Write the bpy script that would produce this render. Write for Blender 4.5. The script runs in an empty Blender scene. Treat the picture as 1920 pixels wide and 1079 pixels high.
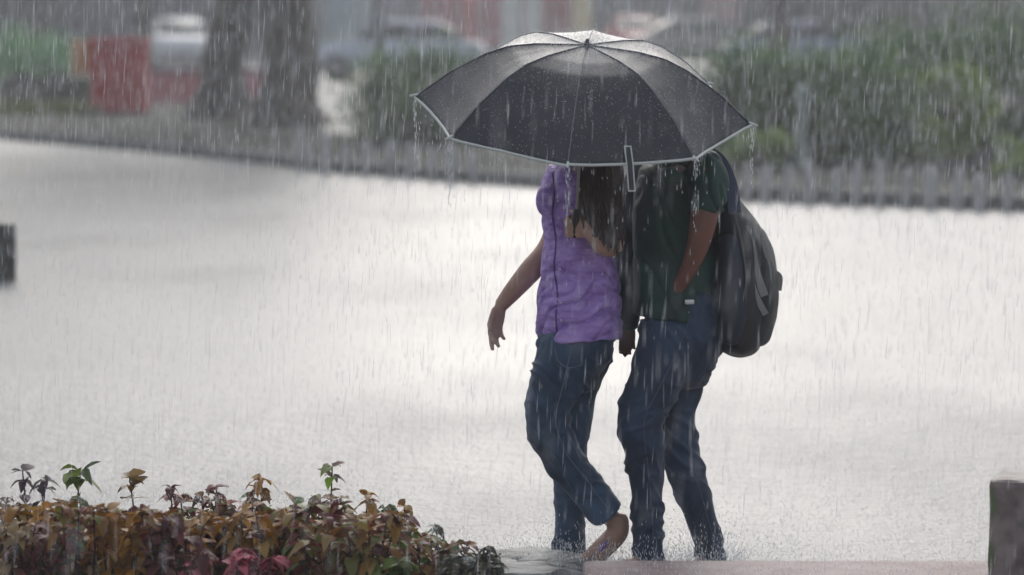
import bpy, bmesh, math, random
from mathutils import Vector, Matrix, noise
random.seed(7)
R = math.radians
SC = bpy.context.scene
COL = SC.collection

# ------------------------------------------------------------------ camera
FPX = 7200.0                     # focal length in photo pixels (135 mm on 36 mm)
CAMH = 1.82
PITCH = math.atan(529.5 / FPX)
cam_d = bpy.data.cameras.new('camera'); cam = bpy.data.objects.new('camera', cam_d); COL.objects.link(cam)
cam.location = (0, 0, CAMH); cam.rotation_euler = (math.pi / 2 - PITCH, 0, 0)
cam_d.sensor_width = 36; cam_d.lens = 135; cam_d.clip_start = 0.1; cam_d.clip_end = 2000
cam_d.dof.use_dof = True; cam_d.dof.focus_distance = 12.35; cam_d.dof.aperture_fstop = 2.7
SC.camera = cam
SC.view_settings.view_transform = 'Standard'; SC.view_settings.look = 'None'
SC.view_settings.gamma = 1.0; SC.view_settings.use_curve_mapping = False
SC.view_settings.exposure = 0.88

# ------------------------------------------------------------------ sky + sun (overcast downpour)
W = bpy.data.worlds.new('World'); SC.world = W; W.use_nodes = True
nt = W.node_tree; bgn = nt.nodes['Background']
sky = nt.nodes.new('ShaderNodeTexSky'); sky.sky_type = 'NISHITA'; sky.sun_disc = False
sky.sun_elevation = R(30); sky.sun_rotation = R(1); sky.dust_density = 4.0; sky.air_density = 1.0
hs = nt.nodes.new('ShaderNodeHueSaturation'); hs.inputs['Saturation'].default_value = 0.46
nt.links.new(sky.outputs[0], hs.inputs['Color'])
cloud = nt.nodes.new('ShaderNodeMix'); cloud.data_type = 'RGBA'; cloud.inputs[0].default_value = 0.30     # even grey cloud layer over the clear sky
cloud.inputs[7].default_value = (4.4, 4.9, 5.6, 1); nt.links.new(hs.outputs[0], cloud.inputs[6]); nt.links.new(cloud.outputs[2], bgn.inputs[0])
bgn.inputs[1].default_value = 0.085
sd = bpy.data.lights.new('sun', 'SUN'); sd.energy = 0.42; sd.angle = R(30); sd.color = (0.985, 0.99, 1.0)
sun = bpy.data.objects.new('sun', sd); COL.objects.link(sun)
az, el = R(1), R(30)
sdir = Vector((math.sin(az) * math.cos(el), math.cos(az) * math.cos(el), math.sin(el)))
sun.rotation_euler = sdir.to_track_quat('Z', 'Y').to_euler()

# ------------------------------------------------------------------ projection helpers
FWD = Vector((0, math.cos(PITCH), -math.sin(PITCH))); UP = Vector((0, math.sin(PITCH), math.cos(PITCH)))
def ray(px, py): return FWD * FPX + Vector((1, 0, 0)) * (px - 960) + UP * (539.5 - py)
def G(px, py, z=0.0):
    d = ray(px, py); t = (z - CAMH) / d.z
    return Vector((d.x * t, d.y * t, z))
def A(px, py, Y):
    d = ray(px, py); t = Y / d.y
    return Vector((d.x * t, Y, CAMH + d.z * t))
Y0 = 12.4
PX = Y0 / FPX                    # metres per photo pixel where the couple walks
def P(px, py, dy=0.0): return A(px, py, Y0 + dy)

# ------------------------------------------------------------------ materials
MATS = {}
def mat(name, col, rough=0.6, spec=0.5, col2=None, nscale=6.0, bump=0.0, bscale=40.0, coat=0.0, sheen=0.0,
        metal=0.0, stretch=None, srot=None, ramp=(.35, .68), emit=None, bdist=0.01):
    if name in MATS: return MATS[name]
    m = bpy.data.materials.new(name); m.use_nodes = True; t = m.node_tree; b = t.nodes['Principled BSDF']
    b.inputs['Base Color'].default_value = (*col, 1); b.inputs['Roughness'].default_value = rough
    b.inputs['Specular IOR Level'].default_value = spec; b.inputs['Metallic'].default_value = metal
    b.inputs['Coat Weight'].default_value = coat; b.inputs['Coat Roughness'].default_value = 0.15
    b.inputs['Sheen Weight'].default_value = sheen
    tc = t.nodes.new('ShaderNodeTexCoord'); src = tc.outputs['Object']
    if stretch:
        mp = t.nodes.new('ShaderNodeMapping'); mp.inputs['Scale'].default_value = stretch
        if srot: mp.inputs['Rotation'].default_value = srot
        t.links.new(src, mp.inputs[0]); src = mp.outputs[0]
    if col2:
        n = t.nodes.new('ShaderNodeTexNoise'); n.inputs['Scale'].default_value = nscale; n.inputs['Detail'].default_value = 5
        r = t.nodes.new('ShaderNodeValToRGB'); r.color_ramp.elements[0].position = ramp[0]; r.color_ramp.elements[1].position = ramp[1]
        r.color_ramp.elements[0].color = (*col, 1); r.color_ramp.elements[1].color = (*col2, 1)
        t.links.new(src, n.inputs['Vector']); t.links.new(n.outputs[0], r.inputs[0]); t.links.new(r.outputs[0], b.inputs['Base Color'])
    if bump:
        n = t.nodes.new('ShaderNodeTexNoise'); n.inputs['Scale'].default_value = bscale; n.inputs['Detail'].default_value = 4
        bp = t.nodes.new('ShaderNodeBump'); bp.inputs['Strength'].default_value = bump; bp.inputs['Distance'].default_value = bdist
        t.links.new(src, n.inputs['Vector']); t.links.new(n.outputs[0], bp.inputs['Height']); t.links.new(bp.outputs[0], b.inputs['Normal'])
    MATS[name] = m
    return m

def leaf_mat(name, stops, rough=0.35, trans=0.25):
    """colour of each leaf comes from its own random value stored in the 'tint' attribute"""
    m = bpy.data.materials.new(name); m.use_nodes = True; t = m.node_tree; b = t.nodes['Principled BSDF']
    at = t.nodes.new('ShaderNodeAttribute'); at.attribute_name = 'tint'
    r = t.nodes.new('ShaderNodeValToRGB'); r.color_ramp.interpolation = 'LINEAR'
    while len(r.color_ramp.elements) < len(stops): r.color_ramp.elements.new(0.5)
    for i, (p, c) in enumerate(stops):
        r.color_ramp.elements[i].position = p; r.color_ramp.elements[i].color = (*c, 1)
    t.links.new(at.outputs['Fac'], r.inputs[0]); t.links.new(r.outputs[0], b.inputs['Base Color'])
    b.inputs['Roughness'].default_value = rough
    tl = t.nodes.new('ShaderNodeBsdfTranslucent'); t.links.new(r.outputs[0], tl.inputs[0])
    mx = t.nodes.new('ShaderNodeMixShader'); mx.inputs[0].default_value = trans
    t.links.new(b.outputs[0], mx.inputs[1]); t.links.new(tl.outputs[0], mx.inputs[2])
    t.links.new(mx.outputs[0], t.nodes['Material Output'].inputs['Surface'])
    return m

# ------------------------------------------------------------------ object helpers
def link(name, me, m=None, parent=None, smooth=True):
    o = bpy.data.objects.new(name, me); COL.objects.link(o)
    if m is not None and not me.materials: me.materials.append(m)
    if smooth:
        for p in me.polygons: p.use_smooth = True
    if parent is not None:
        o.parent = parent
        o.matrix_parent_inverse = Matrix.Identity(4)
        # geometry is written in world space: shift it into the parent's frame
        me.transform(parent_world(parent).inverted())
    return o
def parent_world(o):
    mw = Matrix.LocRotScale(o.location, o.rotation_euler, None)
    return (parent_world(o.parent) @ mw) if o.parent else mw
def obj(name, bm, m=None, parent=None, smooth=True):
    me = bpy.data.meshes.new(name); bm.normal_update(); bm.to_mesh(me); bm.free()
    return link(name, me, m, parent, smooth)
def tag(o, label=None, cat=None, group=None, kind=None):
    if label: o['label'] = label
    if cat: o['category'] = cat
    if group: o['group'] = group
    if kind: o['kind'] = kind
    return o
def thing(name, loc, label, cat, group=None, rz=0):
    o = bpy.data.objects.new(name, None); COL.objects.link(o); o.location = loc; o.rotation_euler = (0, 0, rz)
    o.empty_display_size = 0.1
    return tag(o, label, cat, group)
def copy_tree(o, parent=None):
    c = o.copy(); COL.objects.link(c); c.parent = parent
    for ch in [x for x in bpy.data.objects if x.parent == o]: copy_tree(ch, c)
    return c

def box(bm, lo, hi, M=None, bev=0.0):
    b2 = bmesh.new(); bmesh.ops.create_cube(b2, size=1)
    for v in b2.verts:
        v.co = Vector([(lo[i] + hi[i]) / 2 + v.co[i] * (hi[i] - lo[i]) for i in range(3)])
    if bev: bmesh.ops.bevel(b2, geom=list(b2.edges), offset=bev, segments=2, affect='EDGES', profile=0.6)
    if M is not None: b2.transform(M)
    merge(bm, b2)
def merge(bm, b2):
    mp = {}
    for v in b2.verts: mp[v] = bm.verts.new(v.co)
    for f in b2.faces:
        try: bm.faces.new([mp[v] for v in f.verts])
        except ValueError: pass
    b2.free()
def crom(keys, n):
    """Catmull-Rom through tuples of floats"""
    out = []; K = [keys[0]] + list(keys) + [keys[-1]]
    for i in range(1, len(K) - 2):
        a, b, c, d = K[i - 1:i + 3]
        for j in range(n):
            t = j / n
            out.append(tuple(0.5 * (2 * b[k] + (c[k] - a[k]) * t + (2 * a[k] - 5 * b[k] + 4 * c[k] - d[k]) * t * t +
                                    (3 * b[k] - a[k] - 3 * c[k] + d[k]) * t ** 3) for k in range(len(b))))
    out.append(tuple(keys[-1]))
    return out
def loft(bm, keys, seg=20, n=5, ref=Vector((0, 1, 0)), round0=True, round1=True):
    """keys: (x,y,z, ra, rb) in metres; ra across in the picture plane, rb along ref. closed tube with rounded ends"""
    pts = crom(keys, n) if n > 1 else list(keys)
    C = [Vector(p[:3]) for p in pts]; rings = []
    def ring(c, T, ra, rb):
        a = T.cross(ref)
        a = a.normalized() if a.length > 1e-5 else Vector((1, 0, 0))
        b = a.cross(T).normalized()
        return [bm.verts.new(c + a * (ra * math.cos(2 * math.pi * k / seg)) + b * (rb * math.sin(2 * math.pi * k / seg))) for k in range(seg)]
    for i, p in enumerate(pts):
        T = (C[min(i + 1, len(C) - 1)] - C[max(i - 1, 0)]).normalized()
        if i == 0 and round0:
            rm = min(p[3], p[4])
            for a in (70, 40, 18): rings.append(ring(C[0] - T * rm * math.sin(R(a)) * 0.8, T, p[3] * math.cos(R(a)), p[4] * math.cos(R(a))))
        rings.append(ring(C[i], T, p[3], p[4]))
        if i == len(pts) - 1 and round1:
            rm = min(p[3], p[4])
            for a in (18, 40, 70): rings.append(ring(C[i] + T * rm * math.sin(R(a)) * 0.8, T, p[3] * math.cos(R(a)), p[4] * math.cos(R(a))))
    for r0, r1 in zip(rings, rings[1:]):
        for k in range(seg): bm.faces.new((r0[k], r0[(k + 1) % seg], r1[(k + 1) % seg], r1[k]))
    bm.faces.new(rings[0][::-1]); bm.faces.new(rings[-1])
def plo(bm, keys, **kw):
    """loft with keys (px, py, dy, ra px, rb m)"""
    loft(bm, [(*P(k[0], k[1], k[2]), k[3] * PX, k[4]) for k in keys], **kw)
def tube(bm, pts, r, seg=8):
    if not isinstance(r, (list, tuple)): r = [r] * len(pts)
    loft(bm, [(*p, q, q) for p, q in zip(pts, r)], seg=seg, n=1, ref=Vector((0.13, 0.97, 0.21)))
def ellipsoid(bm, c, r, M=None, u=20, v=14):
    b2 = bmesh.new(); bmesh.ops.create_uvsphere(b2, u_segments=u, v_segments=v, radius=1)
    for q in b2.verts:
        w = Vector((q.co.x * r[0], q.co.y * r[1], q.co.z * r[2]))
        if M is not None: w = M @ w
        q.co = w + Vector(c)
    merge(bm, b2)
def remesh(bm, voxel, smooth=4, disp=None):
    """fuse overlapping closed shapes into ONE continuous surface, smooth it, then displace it"""
    bmesh.ops.recalc_face_normals(bm, faces=bm.faces)
    me = bpy.data.meshes.new('tmp'); bm.to_mesh(me); bm.free()
    o = bpy.data.objects.new('tmp', me); COL.objects.link(o)
    md = o.modifiers.new('r', 'REMESH'); md.mode = 'VOXEL'; md.voxel_size = voxel
    if smooth:
        s = o.modifiers.new('s', 'SMOOTH'); s.factor = 0.5; s.iterations = smooth
    dg = bpy.context.evaluated_depsgraph_get(); dg.update()
    m2 = bpy.data.meshes.new_from_object(o.evaluated_get(dg))
    bpy.data.objects.remove(o); bpy.data.meshes.remove(me)
    if disp:
        nr = [v.normal.copy() for v in m2.vertices]
        for v, nn in zip(m2.vertices, nr): v.co = v.co + nn * disp(v.co)
    m2.materials.clear()
    return m2

# ------------------------------------------------------------------ haze
def build_haze():
    bm = bmesh.new(); box(bm, (-90, -6, -1), (90, 215, 17))
    m = bpy.data.materials.new('rain_haze'); m.use_nodes = True; t = m.node_tree
    t.nodes.remove(t.nodes['Principled BSDF'])
    v = t.nodes.new('ShaderNodeVolumePrincipled'); v.inputs['Density'].default_value = 0.0024
    v.inputs['Color'].default_value = (0.93, 0.94, 0.96, 1); v.inputs['Anisotropy'].default_value = 0.2
    t.links.new(v.outputs[0], t.nodes['Material Output'].inputs['Volume'])
    tag(obj('haze', bm, m, smooth=False), 'pale grey rain haze filling the air over the plaza', 'haze', kind='stuff')
build_haze()

# ------------------------------------------------------------------ ground
def ground_mat():
    m = bpy.data.materials.new('wet_plaza'); m.use_nodes = True; t = m.node_tree; b = t.nodes['Principled BSDF']
    N = t.nodes.new; L = t.links.new
    tc = N('ShaderNodeTexCoord')
    def nz(scale, det=4, sx=1, sy=1, rough=0.55):
        mp = N('ShaderNodeMapping'); mp.inputs['Scale'].default_value = (sx, sy, 1); L(tc.outputs['Object'], mp.inputs[0])
        n = N('ShaderNodeTexNoise'); n.inputs['Scale'].default_value = scale; n.inputs['Detail'].default_value = det
        n.inputs['Roughness'].default_value = rough; L(mp.outputs[0], n.inputs['Vector']); return n.outputs[0]
    def ramp(src, p0, c0, p1, c1):
        r = N('ShaderNodeValToRGB'); r.color_ramp.elements[0].position = p0; r.color_ramp.elements[1].position = p1
        r.color_ramp.elements[0].color = (*c0, 1); r.color_ramp.elements[1].color = (*c1, 1); L(src, r.inputs[0]); return r.outputs[0]
    big = nz(0.35, 5, 1, 0.5)
    col = ramp(big, 0.3, (0.17, 0.17, 0.175), 0.7, (0.22, 0.22, 0.225))
    spots = ramp(nz(1.3, 2, 1, 0.6), 0.24, (0.45, 0.45, 0.45), 0.31, (1, 1, 1))
    mx = N('ShaderNodeMix'); mx.data_type = 'RGBA'; mx.blend_type = 'MULTIPLY'; mx.inputs[0].default_value = 1
    L(col, mx.inputs[6]); L(spots, mx.inputs[7]); L(mx.outputs[2], b.inputs['Base Color'])
    rr = ramp(nz(0.7, 4, 1, 0.4), 0.35, (0.30,) * 3, 0.7, (0.42,) * 3); L(rr, b.inputs['Roughness'])
    sp = N('ShaderNodeSeparateXYZ'); L(tc.outputs['Object'], sp.inputs[0])
    wob = N('ShaderNodeMath'); wob.operation = 'MULTIPLY_ADD'; wob.inputs[1].default_value = 7.0; L(nz(0.45, 5, 1, 0.5), wob.inputs[0]); L(sp.outputs['Y'], wob.inputs[2])
    near = N('ShaderNodeMapRange'); near.inputs[1].default_value = 20.6; near.inputs[2].default_value = 22.2; near.inputs[3].default_value = 1; near.inputs[4].default_value = 0; L(wob.outputs[0], near.inputs[0])
    rr2 = N('ShaderNodeMath'); rr2.operation = 'MULTIPLY_ADD'; rr2.inputs[1].default_value = 0.05; L(near.outputs[0], rr2.inputs[0]); L(rr, rr2.inputs[2]); L(rr2.outputs[0], b.inputs['Roughness'])
    bs = N('ShaderNodeMath'); bs.operation = 'MULTIPLY_ADD'; bs.inputs[1].default_value = 0.5; bs.inputs[2].default_value = 0.22; L(near.outputs[0], bs.inputs[0])
    b.inputs['IOR'].default_value = 1.33; b.inputs['Specular IOR Level'].default_value = 0.25
    b1 = N('ShaderNodeBump'); b1.inputs['Strength'].default_value = 0.35; b1.inputs['Distance'].default_value = 0.03; L(nz(8, 6, 1, 0.8, 0.62), b1.inputs['Height'])
    b2 = N('ShaderNodeBump'); b2.inputs['Strength'].default_value = 0.8; b2.inputs['Distance'].default_value = 0.010; L(nz(42, 3, 1, 0.8), b2.inputs['Height'])
    L(bs.outputs[0], b1.inputs['Strength']); L(bs.outputs[0], b2.inputs['Strength']); L(b1.outputs[0], b2.inputs['Normal']); L(b2.outputs[0], b.inputs['Normal'])
    return m
bm = bmesh.new()
s = 900
vs = [bm.verts.new(v) for v in ((-s, -60, 0), (s, -60, 0), (s, 1500, 0), (-s, 1500, 0))]; bm.faces.new(vs)
tag(obj('ground', bm, mat('wet_street', (0.07, 0.07, 0.073), 0.5, spec=.3, col2=(0.11, 0.11, 0.112), nscale=0.4, bump=0.4, bscale=5), smooth=False),
    'wet grey street and ground under the whole place', 'ground', kind='structure')

def curve_edge():
    """far edge of the plaza, from the left far corner to the right near corner"""
    k = [(-600, 225), (-200, 243), (0, 262), (270, 285), (450, 303), (600, 322), (900, 345), (1300, 372), (1600, 385), (1920, 397), (2400, 420)]
    return [G(*q) for q in k]
EDGE = curve_edge()
bm = bmesh.new()
lo = [(-60, -4, 0.004)] ; ring = [bm.verts.new((-40, -4, 0.004)), bm.verts.new((40, -4, 0.004)), bm.verts.new((40, EDGE[-1].y, 0.004))]
ring += [bm.verts.new((e.x, e.y, 0.004)) for e in reversed(EDGE)]
ring += [bm.verts.new((-40, EDGE[0].y, 0.004))]
bm.faces.new(ring); bmesh.ops.triangulate(bm, faces=bm.faces)
tag(obj('plaza_pavement', bm, ground_mat(), smooth=False), 'pale concrete plaza flooded with rain water', 'pavement', kind='structure')

def strip(name, pts, w, z0, z1, m, label, cat, kind=None, off=0.0, bev=0.0):
    """a kerb-like band with real height that follows pts on its plaza side"""
    bm = bmesh.new(); prev = None
    for i, p in enumerate(pts):
        T = (pts[min(i + 1, len(pts) - 1)] - pts[max(i - 1, 0)]); T.z = 0; T.normalize(); N = Vector((-T.y, T.x, 0))
        a = p + N * off; b = p + N * (off + w)
        vs = [bm.verts.new((a.x, a.y, z0)), bm.verts.new((a.x, a.y, z1)), bm.verts.new((b.x, b.y, z1)), bm.verts.new((b.x, b.y, z0))]
        if prev:
            for k in range(3): bm.faces.new((prev[k], prev[k + 1], vs[k + 1], vs[k]))
        else: bm.faces.new(vs)
        prev = vs
    bm.faces.new(prev[::-1])
    bmesh.ops.recalc_face_normals(bm, faces=bm.faces)
    return tag(obj(name, bm, m, smooth=False), label, cat, kind=kind)
fine = []
for a, b in zip(EDGE, EDGE[1:]):
    for j in range(6): fine.append(a.lerp(b, j / 6))
fine.append(EDGE[-1])
strip('kerb', fine, 0.22, 0.0, 0.13, mat('kerb_concrete', (0.13, 0.13, 0.13), 0.8, spec=.3, col2=(0.20, 0.195, 0.19), nscale=3, bump=0.4, bscale=20),
      'dark wet kerb along the far edge of the plaza', 'kerb', 'structure')
strip('verge', fine, 14.0, 0.0, 0.09, mat('verge_soil', (0.03, 0.032, 0.026), 0.9, spec=.2, col2=(0.065, 0.07, 0.05), nscale=1.2, bump=0.5, bscale=12),
      'grey muddy planting strip behind the kerb', 'verge', 'structure', off=0.22)

# pale path between the tree and the bush
bm = bmesh.new()
vs = [bm.verts.new((*G(x, y).xy, 0.094)) for x, y in ((610, 262), (760, 268), (730, 178), (575, 175))]; bm.faces.new(vs)
tag(obj('path', bm, mat('path_pale', (0.15, 0.15, 0.148), 0.6, spec=.3, col2=(0.20, 0.20, 0.198), nscale=2), smooth=False), 'pale wet path between the big tree and a bush', 'path', kind='structure')

# grass strip on the left
def grass_patch(name, corners, n, h, label):
    bm = bmesh.new(); ti = []
    for i in range(n):
        u, v = random.random(), random.random()
        p = (corners[0].lerp(corners[1], u)).lerp(corners[3].lerp(corners[2], u), v)
        a = random.uniform(0, 6.28); w = random.uniform(0.006, 0.014) * 2; hh = h * random.uniform(0.5, 1.2)
        d = Vector((math.cos(a), math.sin(a), 0)); l = Vector((random.uniform(-.4, .4), random.uniform(-.4, .4), 1)) * hh
        f = bm.faces.new([bm.verts.new(p - d * w), bm.verts.new(p + d * w), bm.verts.new(p + l)]); ti.append(random.random())
    return leaf_obj(name, bm, ti, GRASS, None)
def leaf_obj(name, bm, ti, m, parent):
    me = bpy.data.meshes.new(name); bm.to_mesh(me); bm.free()
    at = me.attributes.new('tint', 'FLOAT', 'FACE'); at.data.foreach_set('value', ti)
    return link(name, me, m, parent, smooth=False)
GRASS = leaf_mat('grass_blades', [(0, (0.09, 0.12, 0.03)), (0.6, (0.16, 0.19, 0.05)), (1, (0.25, 0.24, 0.09))], 0.6)
g = grass_patch('grass', [G(-120, 226) + Vector((0, 0, .09)), G(190, 226) + Vector((0, 0, .09)), G(150, 200) + Vector((0, 0, .09)), G(-120, 200) + Vector((0, 0, .09))], 5000, 0.16,
                '')
tag(g, 'strip of yellow green grass before the dark hedge', 'grass', kind='stuff')

# ------------------------------------------------------------------ foliage
def leaf(bm, ti, c, d, n, L, Wd, tint, fold=0.25, droop=0.3):
    """one folded, drooping leaf of eight faces: base c, direction d, face normal n"""
    s = d.cross(n).normalized(); n = s.cross(d).normalized()
    prof = [(0, 0.0), (0.25, 0.8), (0.55, 1.0), (0.82, 0.55), (1, 0.0)]
    prev = None
    for t, w in prof:
        m_ = c + d * (L * t) - Vector((0, 0, 1)) * (droop * L * t * t)
        hw = Wd * 0.5 * w
        if w == 0: cur = [bm.verts.new(m_)] * 3
        else: cur = [bm.verts.new(m_ - s * hw + n * (hw * fold)), bm.verts.new(m_), bm.verts.new(m_ + s * hw + n * (hw * fold))]
        if prev:
            for k in (0, 1):
                q = []
                for v in (prev[k], prev[k + 1], cur[k + 1], cur[k]):
                    if v not in q: q.append(v)
                if len(q) > 2: bm.faces.new(q); ti.append(tint)
        prev = cur
def simple_leaf(bm, ti, c, L, tint, up=0.5):
    d = Vector((random.gauss(0, 1), random.gauss(0, 1), random.gauss(0, 1) * up)).normalized()
    n = Vector((random.gauss(0, .6), random.gauss(0, .6), 1)).normalized()
    s = d.cross(n).normalized()
    a = bm.verts.new(c - d * L * .5); b = bm.verts.new(c + d * L * .5)
    l = bm.verts.new(c + s * L * .28 + n * L * .08); r = bm.verts.new(c - s * L * .28 + n * L * .08)
    bm.faces.new((a, l, b)); bm.faces.new((a, b, r)); ti += [tint, tint]
def crown(bm, ti, c, r, n, L, seed=0, tint_off=0.0, dens=0.0):
    """clumped crown: clusters scattered in an ellipsoid with gaps between them"""
    rnd = random.Random(seed); cl = []
    k = max(8, n // 90)
    for _ in range(k):
        v = Vector((rnd.gauss(0, 1), rnd.gauss(0, 1), rnd.gauss(0, 1))).normalized() * (rnd.uniform(0.35, 1) ** 0.6)
        v *= 1 + 0.25 * noise.noise(v * 2 + Vector((seed, 0, 0)))
        cl.append((Vector((v.x * r[0], v.y * r[1], v.z * r[2])) + c, rnd.uniform(0.18, 0.36) * min(r), rnd.random()))
    for i in range(n):
        cc, cr, ct = cl[i % k]
        p = cc + Vector((random.gauss(0, cr), random.gauss(0, cr), random.gauss(0, cr * 0.8)))
        if p.z < 0.1: p.z = 0.1 + random.random() * 0.15
        simple_leaf(bm, ti, p, L * random.uniform(0.6, 1.3), min(1, max(0, 0.55 * ct + 0.45 * random.random() + tint_off)))
GREEN = leaf_mat('hedge_leaves', [(0, (0.035, 0.10, 0.025)), (0.55, (0.075, 0.18, 0.04)), (0.85, (0.19, 0.31, 0.05)), (1, (0.32, 0.44, 0.07))], 0.6)
LIME = leaf_mat('lime_leaves', [(0, (0.17, 0.26, 0.05)), (0.5, (0.30, 0.42, 0.07)), (1, (0.42, 0.52, 0.12))], 0.6)
DARKG = leaf_mat('crown_leaves', [(0, (0.03, 0.045, 0.03)), (0.6, (0.055, 0.075, 0.045)), (1, (0.1, 0.12, 0.06))], 0.5)
WOOD = mat('branch_wood', (0.09, 0.075, 0.06), 0.7, col2=(0.14, 0.12, 0.10), nscale=8, bump=0.5, bscale=30)

def bush(px, py, w, h, label, m=GREEN, n=3000, L=0.08, group=None, seed=1, d=None, name='shrub', z0=0.09):
    b = G(px, py); b.z = z0
    t = thing(name, b, label, 'bush', group)
    bm = bmesh.new(); ti = []
    crown(bm, ti, b + Vector((0, 0, h * 0.44)), (w / 2, (d or w) / 2, h * 0.5), int(n * 2.2), L * 1.15, seed)
    leaf_obj('foliage', bm, ti, m, t)
    for i in range(5):
        bm = bmesh.new(); a = random.uniform(0, 6.28)
        e = b + Vector((math.cos(a) * w * .25, math.sin(a) * w * .2, h * random.uniform(.3, .6)))
        tube(bm, [b + Vector((random.uniform(-.06, .06), random.uniform(-.06, .06), -0.05)), b.lerp(e, .5) + Vector((0, 0, .1)), e], [0.025, 0.016, 0.008], 6)
        obj('stem', bm, WOOD, t)
    return t

def tree(name, base, path, r0, label, crown_c, crown_r, n=5000, L=0.22, m=DARKG, bark=None, seed=3, flare=1.0, group=None, limbs=7):
    t = thing(name, base, label, 'tree', group)
    bm = bmesh.new(); pts = [base + Vector((0, 0, -0.1))] + [Vector(p) for p in path]
    rr = [r0 * flare * 1.35] + [r0 * (1 - 0.55 * i / len(path)) for i in range(len(path))]
    K = [(*p, q, q) for p, q in zip(pts, rr)]
    loft(bm, K, seg=22, n=6, ref=Vector((0.1, 1, 0.05)))
    bm.verts.ensure_lookup_table()
    for v in bm.verts:
        q = Vector((v.co.x * 4, v.co.y * 4, v.co.z * 1.1))
        c = Vector((pts[0].x, pts[0].y, v.co.z)); dd = (v.co - c); dd.z = 0
        if dd.length > 1e-4: v.co += dd.normalized() * (noise.noise(q) * r0 * 0.28 + noise.noise(q * 3) * r0 * 0.1)
        hgt = v.co.z - base.z
        if hgt < 0.5 and dd.length > 1e-4:
            ang = math.atan2(dd.y, dd.x); v.co += dd.normalized() * max(0, math.sin(ang * 4 + seed)) * r0 * (0.5 - hgt) * flare
    obj('trunk', bm, bark or BARK, t)
    top = pts[-1]; rnd = random.Random(seed)
    for i in range(limbs):
        bm = bmesh.new(); a = i * 2.4 + rnd.random()
        s = pts[-2].lerp(top, 0.3 + 0.7 * i / limbs)
        e = Vector(crown_c) + Vector((math.cos(a) * crown_r[0] * .7, math.sin(a) * crown_r[1] * .7, rnd.uniform(-.3, .5) * crown_r[2]))
        tube(bm, [s, s.lerp(e, .5) + Vector((0, 0, .3)), e], [r0 * .35, r0 * .2, r0 * .07], 8)
        obj('limb', bm, bark or BARK, t)
    bm = bmesh.new(); ti = []
    crown(bm, ti, Vector(crown_c), crown_r, n, L, seed)
    leaf_obj('crown', bm, ti, m, t)
    return t
BARK = mat('wet_bark', (0.050, 0.038, 0.030), 0.7, spec=.3, col2=(0.15, 0.12, 0.095), nscale=5, bump=0.8, bscale=14, stretch=(1, 1, 0.25), bdist=0.04)
BARKB = mat('brown_bark', (0.09, 0.06, 0.055), 0.6, col2=(0.14, 0.10, 0.09), nscale=5, bump=0.8, bscale=14, stretch=(1, 1, 0.25), bdist=0.04)

# big tree pair at the left
b1 = G(535, 244); b1.z = 0.09
Yb = b1.y
tree('tree', b1, [A(538, 190, Yb), A(545, 100, Yb), A(534, 0, Yb), A(518, -120, Yb), A(505, -330, Yb)], 0.47, 'thickest grey tree trunk with flared roots beside the pale path',
     (b1.x - 1.2, Yb + .5, 6.8), (3.4, 3.6, 2.6), n=7000, seed=5, flare=1.3)
b2 = G(418, 232); b2.z = 0.09; Yc = b2.y
tree('tree', b2, [A(416, 180, Yc), A(422, 110, Yc), A(438, 0, Yc), A(450, -120, Yc), A(430, -330, Yc)], 0.37, 'leaning grey tree trunk just left of the thickest trunk',
     (b2.x - 2, Yc - .6, 7.2), (3.6, 3.4, 2.6), n=7000, seed=9, flare=1.0)
b3 = G(268, 152); b3.z = 0.02; Yd = b3.y
tree('tree', b3, [A(268, 110, Yd), A(270, 40, Yd), A(272, -40, Yd), A(268, -200, Yd)], 0.2, 'slim grey tree trunk between the red bin and the silver car',
     (b3.x, Yd, 7.5), (4.5, 4, 3), n=4500, L=0.3, seed=12)
b4 = G(72, 140); b4.z = 0.02; Ye = b4.y
tree('tree', b4, [A(72, 110, Ye), A(74, 40, Ye), A(70, -40, Ye), A(66, -200, Ye)], 0.22, 'slim brown tree trunk behind the bright green hedge',
     (b4.x - 1, Ye, 7.8), (5, 4, 3.2), n=4500, L=0.3, seed=15, bark=BARKB)
b5 = G(1868, 150); b5.z = 0.02; Yf = b5.y
tree('tree', b5, [A(1868, 110, Yf), A(1872, 40, Yf), A(1862, -60, Yf), A(1850, -220, Yf)], 0.34, 'thick brown tree trunk at the right behind the tall bush',
     (b5.x, Yf, 7.2), (5, 4, 3), n=4500, L=0.3, seed=18, bark=BARKB)
b6 = G(1462, 178); b6.z = 0.09; Yg = b6.y
tree('tree', b6, [A(1462, 140, Yg), A(1463, 60, Yg), A(1460, -20, Yg), A(1475, -180, Yg)], 0.26, 'grey brown tree trunk in front of the blue grey car',
     (b6.x + 2.2, Yg, 6.6), (3.2, 3.2, 2.2), n=4500, L=0.28, seed=21, bark=BARKB)
# unseen trees added beside the plaza; their high crowns darken the wet ground
for i, (x, y, h_, r_, lab) in enumerate(((-14, 47, 10.5, 5.2, 'unseen tall tree added left of the plaza to darken the ground'),
                                    (-11.2, 55, 11.2, 3.2, 'unseen tall tree added behind the left kerb end to darken the ground'), (13.5, 44, 9.5, 4.2, 'unseen tall tree added right of the plaza to darken the ground'))):
    b = Vector((x, y, .0))
    tree('tree', b, [b + Vector((0, 0, 1)), b + Vector((.1, 0, 3)), b + Vector((0, .1, 5)), b + Vector((.1, .1, h_ - 2))], 0.32, lab, (x, y, h_), (r_, r_, 4.2), n=9000, L=0.34, seed=41 + i)
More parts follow.
